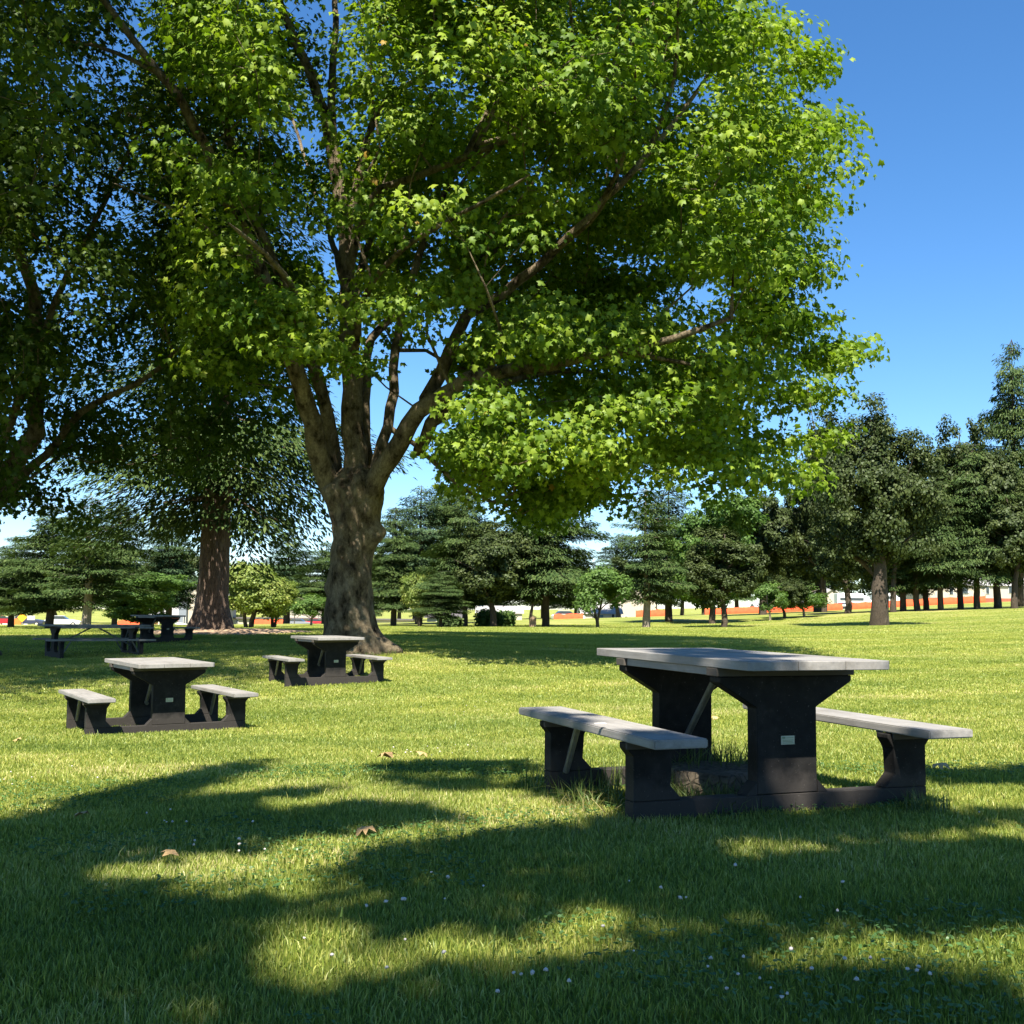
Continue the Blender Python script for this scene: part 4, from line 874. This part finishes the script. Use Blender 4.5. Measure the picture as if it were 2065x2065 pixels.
def clover():
    rng = np.random.default_rng(55); pts = []
    spots = [(1240, 1490, 1), (1410, 1850, 18), (1310, 1900, 6), (800, 1830, 5), (660, 1840, 4), (380, 1600, 20), (250, 1600, 10), (300, 1570, 8), (850, 1720, 14), (700, 1740, 10), (1010, 1880, 10), (1300, 1700, 8), (1600, 1720, 8), (1650, 1830, 10), (1250, 1720, 6), (80, 1480, 14), (30, 1490, 6), (1700, 1870, 8), (840, 1425, 26), (780, 1430, 10), (860, 1345, 18), (900, 1350, 10), (1560, 1900, 8), (1150, 1790, 6), (1800, 1560, 3), (1500, 1890, 6), (950, 1900, 6)]
    for X, Y, n in spots:
        for _ in range((n+2)//3): pts.append(gp(X+rng.normal()*55, min(1925, Y+rng.normal()*(22 if Y > 1500 else 7))))
    pts = np.array(pts); n = len(pts); x, y = pts[:, 0], pts[:, 1]; d = np.hypot(x, y)
    ico = bmesh.new(); bmesh.ops.create_icosphere(ico, subdivisions=1, radius=1); ico.verts.ensure_lookup_table(); IV = np.array([v.co for v in ico.verts]); IF = np.array([[v.index for v in f.verts] for f in ico.faces]); ico.free()
    r = rng.uniform(.004, .0075, n); z = T(x, y)+rng.uniform(.035, .065, n)
    V = np.stack([x, y, z], 1)[:, None]+r[:, None, None]*IV[None]*np.array([1, 1, .8])*(1+.2*rng.normal(size=(n, len(IV), 1)))
    Fc = (IF[None]+(np.arange(n)*len(IV))[:, None, None]).reshape(-1, 3)
    tag(link('clover_flowers', mesh_np('clover_flowers', V.reshape(-1, 3), [Fc], mats=[M['petal']])), 'small white clover heads dotted over the foreground grass', 'clover', kind='stuff')
    # clover leaves: three little ovals on each stem
    m = 15000; dd = np.sqrt(rng.random(m)*(7.5**2-2.2**2)+2.2**2); xx = rng.uniform(-.5, .5, m)*dd; keep = vnoise(xx, dd, 1.7, 6) > .12; xx, dd = xx[keep], dd[keep]; m = len(xx)
    c = np.stack([xx, dd, T(xx, dd)+rng.uniform(.018, .045, m)], 1); c3 = np.repeat(c, 3, 0); a = np.repeat(rng.random(m)*6.28, 3)+np.tile([0, 2.09, 4.19], m)
    D = np.stack([np.cos(a), np.sin(a), 0*a+.1], 1); N = np.tile([0, 0, 1.0], (3*m, 1))+rng.normal(size=(3*m, 3))*.25
    V, Fc, t = scatter(c3, N, D, rng.uniform(.009, .015, 3*m), OVAL_V*np.array([1.1, 1, 1]), OVAL_F, rng)
    tag(link('clover_leaves', mesh_np('clover_leaves', V, [Fc], t, [M['clover']])), 'patches of dark green clover leaves low in the foreground grass', 'clover', kind='stuff')
clover()
def fallen_leaves():
    first = None; rng = random.Random(3)
    for k, (X, Y, s, lab) in enumerate([(703, 1578, .10, 'dry tan leaf on the grass in the middle foreground, edge of the shade'), (322, 1634, .07, 'dry tan leaf on the sunlit grass at lower left'), (165, 1548, .08, 'dull leaf on the grass in the left shade'), (40, 1400, .13, 'pale leaf on the lawn left of the mid-left table'), (720, 1437, .14, 'dry leaf on the lawn, left-hand one of two below the middle table'), (785, 1429, .12, 'dry leaf on the lawn, right-hand one of two below the middle table'), (1760, 1455, .12, 'green-brown leaf on the lawn right of the foreground bench'), (1345, 1358, .1, 'pale scrap on the lawn seen under the foreground table')]):
        x, y = gp(X, Y)
        if first is None:
            me = mesh_np('fallen_leaf', LEAF_V*np.array([1, 1, 1.6]), [LEAF_F], mats=[M['deadleaf']]); o = link('fallen_leaf', me); first = o
        else: o = first.copy(); COL.objects.link(o)
        o.location = (x, y, Tz(x, y)+.045); o.scale = (s, s, s); o.rotation_euler = (rng.uniform(-.4, .4), rng.uniform(-.4, .4), rng.uniform(0, 6))
        tag(o, lab, 'leaf', 'fallen leaves on the lawn')
fallen_leaves()

# ================================================================== houses, fences, vehicles and signs in the distance
def px(X, Y, d): return unp(X, Y, d)
def building(name, label, X0, X1, Ytop, d, depth, wallm, roofm, roof='flat', base=None, windows=(), yaw=0, gab=1.8, over=.4, chim=None, brick=0, doors=()):
    """front wall between photo columns X0..X1, eaves at Ytop, at distance d"""
    a, b = px(X0, Ytop, d), px(X1, Ytop, d); w = b[0]-a[0]; cx = (a[0]+b[0])/2; zt = a[2]; zb = min(Tz(a[0], d), Tz(b[0], d))-.6 if base is None else base; h = zt-zb
    root = empty(name, (cx, d, zb), yaw); tag(root, label, 'building' if name != 'wall' else 'wall')
    bm = MB()
    if roof == 'gable': bm.poly([(-w/2, 0), (w/2, 0), (w/2, h), (0, h+gab), (-w/2, h)], 'y', 0, depth)
    else: bm.box(-w/2, w/2, 0, depth, 0, h)
    link('wall', bm.mesh('wall', wallm), root)
    rf = MB()
    if roof == 'gable':
        k = gab/(w/2); o = over
        rf.poly([(-w/2-o, h-k*o+.02), (0, h+gab+.02), (w/2+o, h-k*o+.02), (w/2+o, h-k*o+.25), (0, h+gab+.27), (-w/2-o, h-k*o+.25)], 'y', -o, depth+o)
    elif roof == 'side': rf.poly([(-o_(over), h+.01), (depth+over, h+.01), (depth/2, h+gab)], 'x', -w/2-over, w/2+over)
    else: rf.box(-w/2-over, w/2+over, -over, depth+over, h+.01, h+.28)
    ro = link('roof', rf.mesh('roof', roofm), root)
    if chim:
        c = px(chim[0], chim[1], d+depth/2); link('chimney', MB().box(c[0]-cx-.45, c[0]-cx+.45, depth/2-.4, depth/2+.4, h-.5, c[2]-zb).mesh('chimney', M['brick'], .02), ro)
    if brick: link('brick_base', MB().box(-w/2-.02, w/2+.02, -.08, -.01, 0, brick-zb).mesh('brick_base', M['brick']), root)
    for (x0, x1, y0, y1, mm) in [(*q, 'glass') for q in windows]+[(*q, 'door') for q in doors]:
        p, q = px(x0, y0, d), px(x1, y1, d); x_, X_ = p[0]-cx, q[0]-cx; Z_, z_ = p[2]-zb, q[2]-zb
        f = link('window' if mm == 'glass' else 'door', MB().box(x_, X_, -.14, -.09, z_, Z_).mesh('pane', M[mm]), root)
        if mm == 'glass': link('frame', MB().box(x_-.09, X_+.09, -.088, -.082, z_-.09, Z_+.09).mesh('window_frame', M['white']), f)
    return root
def o_(v): return v
building('house', 'two-storey cream house with gable and brick chimney behind the thick fir trunk', 352, 424, 1122, 205, 9, M['cream'], M['roof'], 'gable', windows=[(368, 375, 1130, 1138), (384, 391, 1130, 1138)], chim=(377, 1103), gab=3.4)
building('house', 'low wing with reddish wall and green band left of the cream house', 268, 340, 1160, 207, 6, M['brick'], M['roof'], 'side', gab=1.4, windows=[(295, 301, 1164, 1168)])
building('house', 'narrow left side wall of the cream house, its shade painted blue-grey', 338, 352.5, 1130, 204, 8, M['bluegrey'], M['darkroof'], 'flat', over=.2, windows=[(347, 349, 1163, 1176)])  # shaded side wall of the cream house, the shade put into its colour
building('long_building', 'long low cream building with dark eaves line behind the plane trunk', 425, 775, 1167, 212, 10, M['cream'], M['darkroof'], 'flat', over=.5, windows=[(446, 449, 1170, 1175)])
building('house', 'pale upper-storey house with white roof left of the plane trunk', 548, 612, 1133, 222, 10, M['cream'], M['white'], 'side', gab=2.0, over=.5)
building('house', 'low blue-grey house with dark roof under the middle firs', 806, 866, 1166, 150, 7, M['bluegrey'], M['darkroof'], 'side', gab=1.2, windows=[(824, 830, 1169, 1173), (838, 842, 1169, 1173), (848, 852, 1169, 1173)])
building('house', 'small cream house behind the grey-green oak', 900, 985, 1157, 225, 8, M['cream'], M['roof'], 'side', gab=1.6, windows=[(915, 921, 1160, 1166), (940, 945, 1160, 1166)])
building('house', 'white house with blue door right of the small round tree', 1098, 1172, 1158, 195, 9, M['cream'], M['roof'], 'side', gab=1.8, windows=[(1154, 1159, 1159, 1167), (1120, 1126, 1159, 1167)], doors=[(1130, 1138, 1160, 1173)])
building('house', 'taller blank white gable behind the pale fir trunk', 1160, 1238, 1132, 206, 9, M['cream'], M['roof'], 'gable', gab=2.6, windows=[(1168, 1173, 1163, 1170), (1179, 1184, 1163, 1170)])
building('house', 'cream gabled house left of the big open oak', 1535, 1606, 1135, 215, 9, M['cream'], M['roof'], 'gable', gab=2.4, windows=[(1560, 1566, 1140, 1146)])
building('long_building', 'long cream building with brick base and windows behind the right row of trees', 1745, 2010, 1104, 205, 10, M['cream'], M['roof'], 'side', gab=1.8, brick=px(1800, 1128, 205)[2],
         windows=[(1791, 1798, 1110, 1121), (1816, 1826, 1108, 1120), (1860, 1866, 1108, 1120), (1903, 1914, 1106, 1119), (1940, 1950, 1106, 1119)])
building('shed', 'small pale garage seen between the trunks left of the low twins', 1430, 1475, 1150, 200, 6, M['cream'], M['roof'], 'side', gab=1.2)
# orange safety fence in spans, each with its posts
def fence(name, label, P, h=.95, n=10):
    root = empty(name, (P[0][0], P[0][1], Tz(*P[0][:2]))); o = Vector(root.location); tag(root, label, 'fence', 'orange safety fence round the building sites')
    V = []; bm = MB(); 
    for i in range(n+1):
        t = i/n*(len(P)-1); k = min(len(P)-2, int(t)); f = t-k; x = P[k][0]*(1-f)+P[k+1][0]*f; y = P[k][1]*(1-f)+P[k+1][1]*f; z = Tz(x, y); sag = .07*math.sin(i*2.1)
        bm.tube(Vector((x, y+.06, z-.2))-o, Vector((x, y+.06, z+h+.15))-o, .03, n=6)
        for dy in (0, .02):
            V += [(x-o.x, y+dy-o.y, z-o.z+.02), (x-o.x, y+dy-o.y, z+h+sag-o.z)]
    Q = []
    for i in range(n):
        a = i*4; b = a+4; Q += [(a, b, b+1, a+1), (a+3, b+3, b+2, a+2), (a+1, b+1, b+3, a+3)]
    link('mesh_panel', mesh_np('fence_mesh', V, [np.array(Q)], mats=[M['orange']]), root); link('posts', bm.mesh('fence_posts', M['beam']), root)
def fl(L, d): return [px(X, Y, d)[:2] for X, Y in L]
fence('safety_fence', 'orange safety fence running from the centre right to the right row of trees', fl([(1330, 1160), (1450, 1156), (1590, 1151)], 168), 1.0, 26)
fence('safety_fence', 'orange safety fence behind the right row of trees', fl([(1600, 1150), (1700, 1145), (1860, 1135)], 165), 1.0, 24)
fence('safety_fence', 'short orange safety fence beside the pale fir trunk', fl([(1200, 1168), (1262, 1166)], 160), 1.0, 6)
fence('safety_fence', 'orange safety fence by the black trunk left of the small round tree', fl([(1045, 1172), (1100, 1171)], 170), 1.0, 6)
fence('safety_fence', 'low orange fence under the yellow-green bushy pair', fl([(478, 1184), (540, 1184)], 160), .9, 6)
fence('safety_fence', 'orange fence scrap behind the bright green tree', fl([(222, 1178), (290, 1176)], 165), 1.0, 6)
# vehicles
def car_meshes():
    b = MB(); prof = [(-2.2, .35), (2.2, .35), (2.25, .75), (1.5, .92), (.7, 1.0), (-1.9, 1.0), (-2.25, .8)]
    b.poly([(x, z) for x, z in prof], 'y', -.85, .85); body = b.mesh('car_body', M['cargrey'], .05)
    b = MB(); b.poly([(-1.8, 1.0), (.75, 1.0), (.1, 1.42), (-1.3, 1.42)], 'y', -.74, .74); cab = b.mesh('car_windows', M['glass'], .03)
    b = MB(); b.poly([(-1.32, 1.425), (.12, 1.425), (.05, 1.47), (-1.25, 1.47)], 'y', -.72, .72); top = b.mesh('car_roof', M['cargrey'], .01)
    b = MB(); b.tube((0, -.11, 0), (0, .11, 0), .33, n=16); wh = b.mesh('car_wheel', M['tyre'], .02)
    b = MB(); b.tube((0, -.125, 0), (0, -.112, 0), .19, n=12); hub = b.mesh('car_rim', M['pole'])
    return body, cab, top, wh, hub
CAR = None
def car(X, Y, d, paint, label, rz=0, sc=1):
    global CAR
    if CAR is None:
        ms = car_meshes(); r = empty('parked_car', (0, 0, 0)); link('body', ms[0], r); link('windows', ms[1], r); link('roof', ms[2], r)
        for x in (-1.4, 1.4):
            for y in (-.76, .76):
                w = link('wheel', ms[3], r, (x, y, .33)); link('rim', ms[4], w)
        CAR = r; o = r
    else: o = copy_tree(CAR)
    p = px(X, Y, d); o.location = (p[0], d, Tz(p[0], d)); o.rotation_euler = (0, 0, rz); o.scale = (sc, sc, sc)
    for c in o.children:
        if c.name.startswith(('body', 'roof')): c.material_slots[0].link = 'OBJECT'; c.material_slots[0].material = M[paint]
    tag(o, label, 'car', 'cars parked beyond the lawn')
car(598, 1184, 196, 'red', 'red car parked in front of the long cream building, left of the plane trunk', .1)
car(567, 1184, 195, 'cargrey', 'grey car parked left of the red car', -.1)
car(4, 1186, 150, 'red', 'dark red car at the left edge of the photo', .5)
car(52, 1186, 152, 'cardark', 'dark blue car behind the yellow diamond sign', .1)
car(118, 1184, 160, 'carwhite', 'white car glinting between the trunks above the shaded tables', .2, 1.1)
car(24, 1183, 168, 'carwhite', 'white car at far left behind the orange disc', .1, 1.1)
car(328, 1178, 196, 'carwhite', 'white car parked beside the low reddish wing', 0)
car(1072, 1170, 185, 'carwhite', 'white car beyond the orange fence, between the black trunk and the small round tree', .2, 1.2)
def camper(X, d, label, w=5.6, h=2.5):
    p = px(X, 1150, d); r = empty('camper_van', (p[0], d, Tz(p[0], d))); b = MB()
    b.poly([(-w/2, .4), (w/2, .4), (w/2, 1.4), (w/2-.7, 1.7), (w/2-1.1, h), (-w/2, h)], 'y', -1, 1); link('body', b.mesh('camper_body', M['carwhite'], .06), r)
    link('window', MB().box(-w/2+.4, w/2-1.4, -1.03, -1.005, 1.35, 1.8).mesh('camper_window', M['glass']), r)
    link('stripe', MB().box(-w/2+.05, w/2-.1, -1.02, -1.004, .8, 1.0).mesh('camper_stripe', M['cardark']), r)
    for x in (-w/2+1, w/2-1.1):
        for y in (-.85, .85): link('wheel', MB().tube((x, y-.12, .38), (x, y+.12, .38), .38, n=16).mesh('wheel', M['tyre']), r)
    tag(r, label, 'van', 'white camper vans behind the orange fence')
camper(1610, 178, 'white camper van with dark windows left of the big open oak trunk')
camper(1672, 180, 'white camper van half hidden just right of the big open oak trunk', 4.6, 2.3)
# signs, poles, boxes
def diamond_sign():
    p = px(42, 1165, 112); z = Tz(p[0], 112); r = empty('road_sign', (p[0], 112, z)); b = MB(); s = .5; zc = p[2]-z
    b.poly([(0, zc-s), (s, zc), (0, zc+s), (-s, zc)], 'y', -.03, 0); link('panel', b.mesh('sign_panel', M['yellow'], .01), r)
    link('post', MB().tube((0, .05, -.2), (0, .05, zc+.2), .04).mesh('sign_post', M['pole']), r)
    link('sub_panel', MB().box(.5, 1.3, -.02, .01, zc-.25, zc+.2).mesh('sub_panel', M['pole']), r)
    tag(r, 'yellow-orange diamond road sign on a post at the far left', 'sign')
    p = px(31, 1176, 110); z = Tz(p[0], 110); r = empty('warning_disc', (p[0], 110, z)); zc = p[2]-z
    link('disc', MB().tube((0, -.03, zc), (0, .03, zc), .46, n=24).mesh('disc', M['signorange'], .01), r)
    b = MB(); b.tube((-.25, 0, -.1), (-.02, 0, zc-.2), .03); b.tube((.25, 0, -.1), (.02, 0, zc-.2), .03); link('stand', b.mesh('disc_stand', M['pole']), r)
    tag(r, 'round orange-red warning disc on a stand below the diamond sign', 'sign')
diamond_sign()
def pole(X, yt, d, label, r=.08, lamp=False, mat='pole', cat='pole'):
    p = px(X, yt, d); z = Tz(p[0], d); o = empty('street_lamp' if lamp else 'wooden_post', (p[0], d, z)); h = p[2]-z
    link('post', MB().tube((0, 0, -.3), (0, 0, h), r, r*.8, 10).mesh('post', M[mat]), o)
    if lamp: link('lamp_head', MB().tube((0, 0, h), (0, 0, h+.35), .22, .14, 12).mesh('lamp_head', M['white'], .02), o)
    tag(o, label, cat)
pole(557, 1120, 190, 'slim street lamp with white head in front of the pale upper-storey house', .09, True, 'beam', 'lamp')
pole(966, 1157, 92, 'pale post at the edge of the lawn left of the brown box', .12)
pole(28, 1148, 120, 'thin pale pole above the orange disc at the far left', .1)
pole(300, 1168, 120, 'pale post standing right of the bright green tree', .1)
pole(913, 1158, 120, 'pale timber post beneath the broad grey-green oak', .12)
def brown_box():
    p = px(1005, 1182, 73); z = Tz(p[0], 73); r = empty('utility_box', (p[0], 73, z))
    link('cabinet', MB().poly([(-.23, -.1), (.23, -.1), (.23, .62), (0, .74), (-.23, .62)], 'y', -.2, .2).mesh('cabinet', M['brown'], .02), r)
    link('lid', MB().poly([(-.26, .625), (0, .765), (.26, .625), (.26, .66), (0, .80), (-.26, .66)], 'y', -.23, .23).mesh('lid', M['beam']), r)
    tag(r, 'brown utility box just left of the thick black fir trunk', 'utility box')
brown_box()
def hedge(X0, X1, yt, d, label, mat='oak'):
    a, b = px(X0, yt, d), px(X1, yt, d); rng = np.random.default_rng(int(X0)); n = 90; z0 = Tz((a[0]+b[0])/2, d)
    C = np.stack([rng.uniform(a[0], b[0], n), d+rng.uniform(-.6, .6, n), z0+rng.random(n)**.7*(a[2]-z0)], 1)
    V, Fc, t = clump_leaves(C, .5, 50, .16, rng, None, LV=OVAL_V, LF=OVAL_F, outw=.7)
    o = link('hedge', mesh_np('hedge', V, [Fc], t, [M[mat]])); tag(o, label, 'hedge')
hedge(905, 940, 1157, 80, 'green hedge left part beneath the broad grey-green oak', 'green')
hedge(943, 962, 1158, 82, 'green hedge right part beside the pale post', 'green')
hedge(836, 862, 1170, 74, 'low dark shrub at the foot of the short dark fir', 'conifer')
hedge(262, 332, 1166, 190, 'dark green hedge in front of the low reddish wing', 'green')
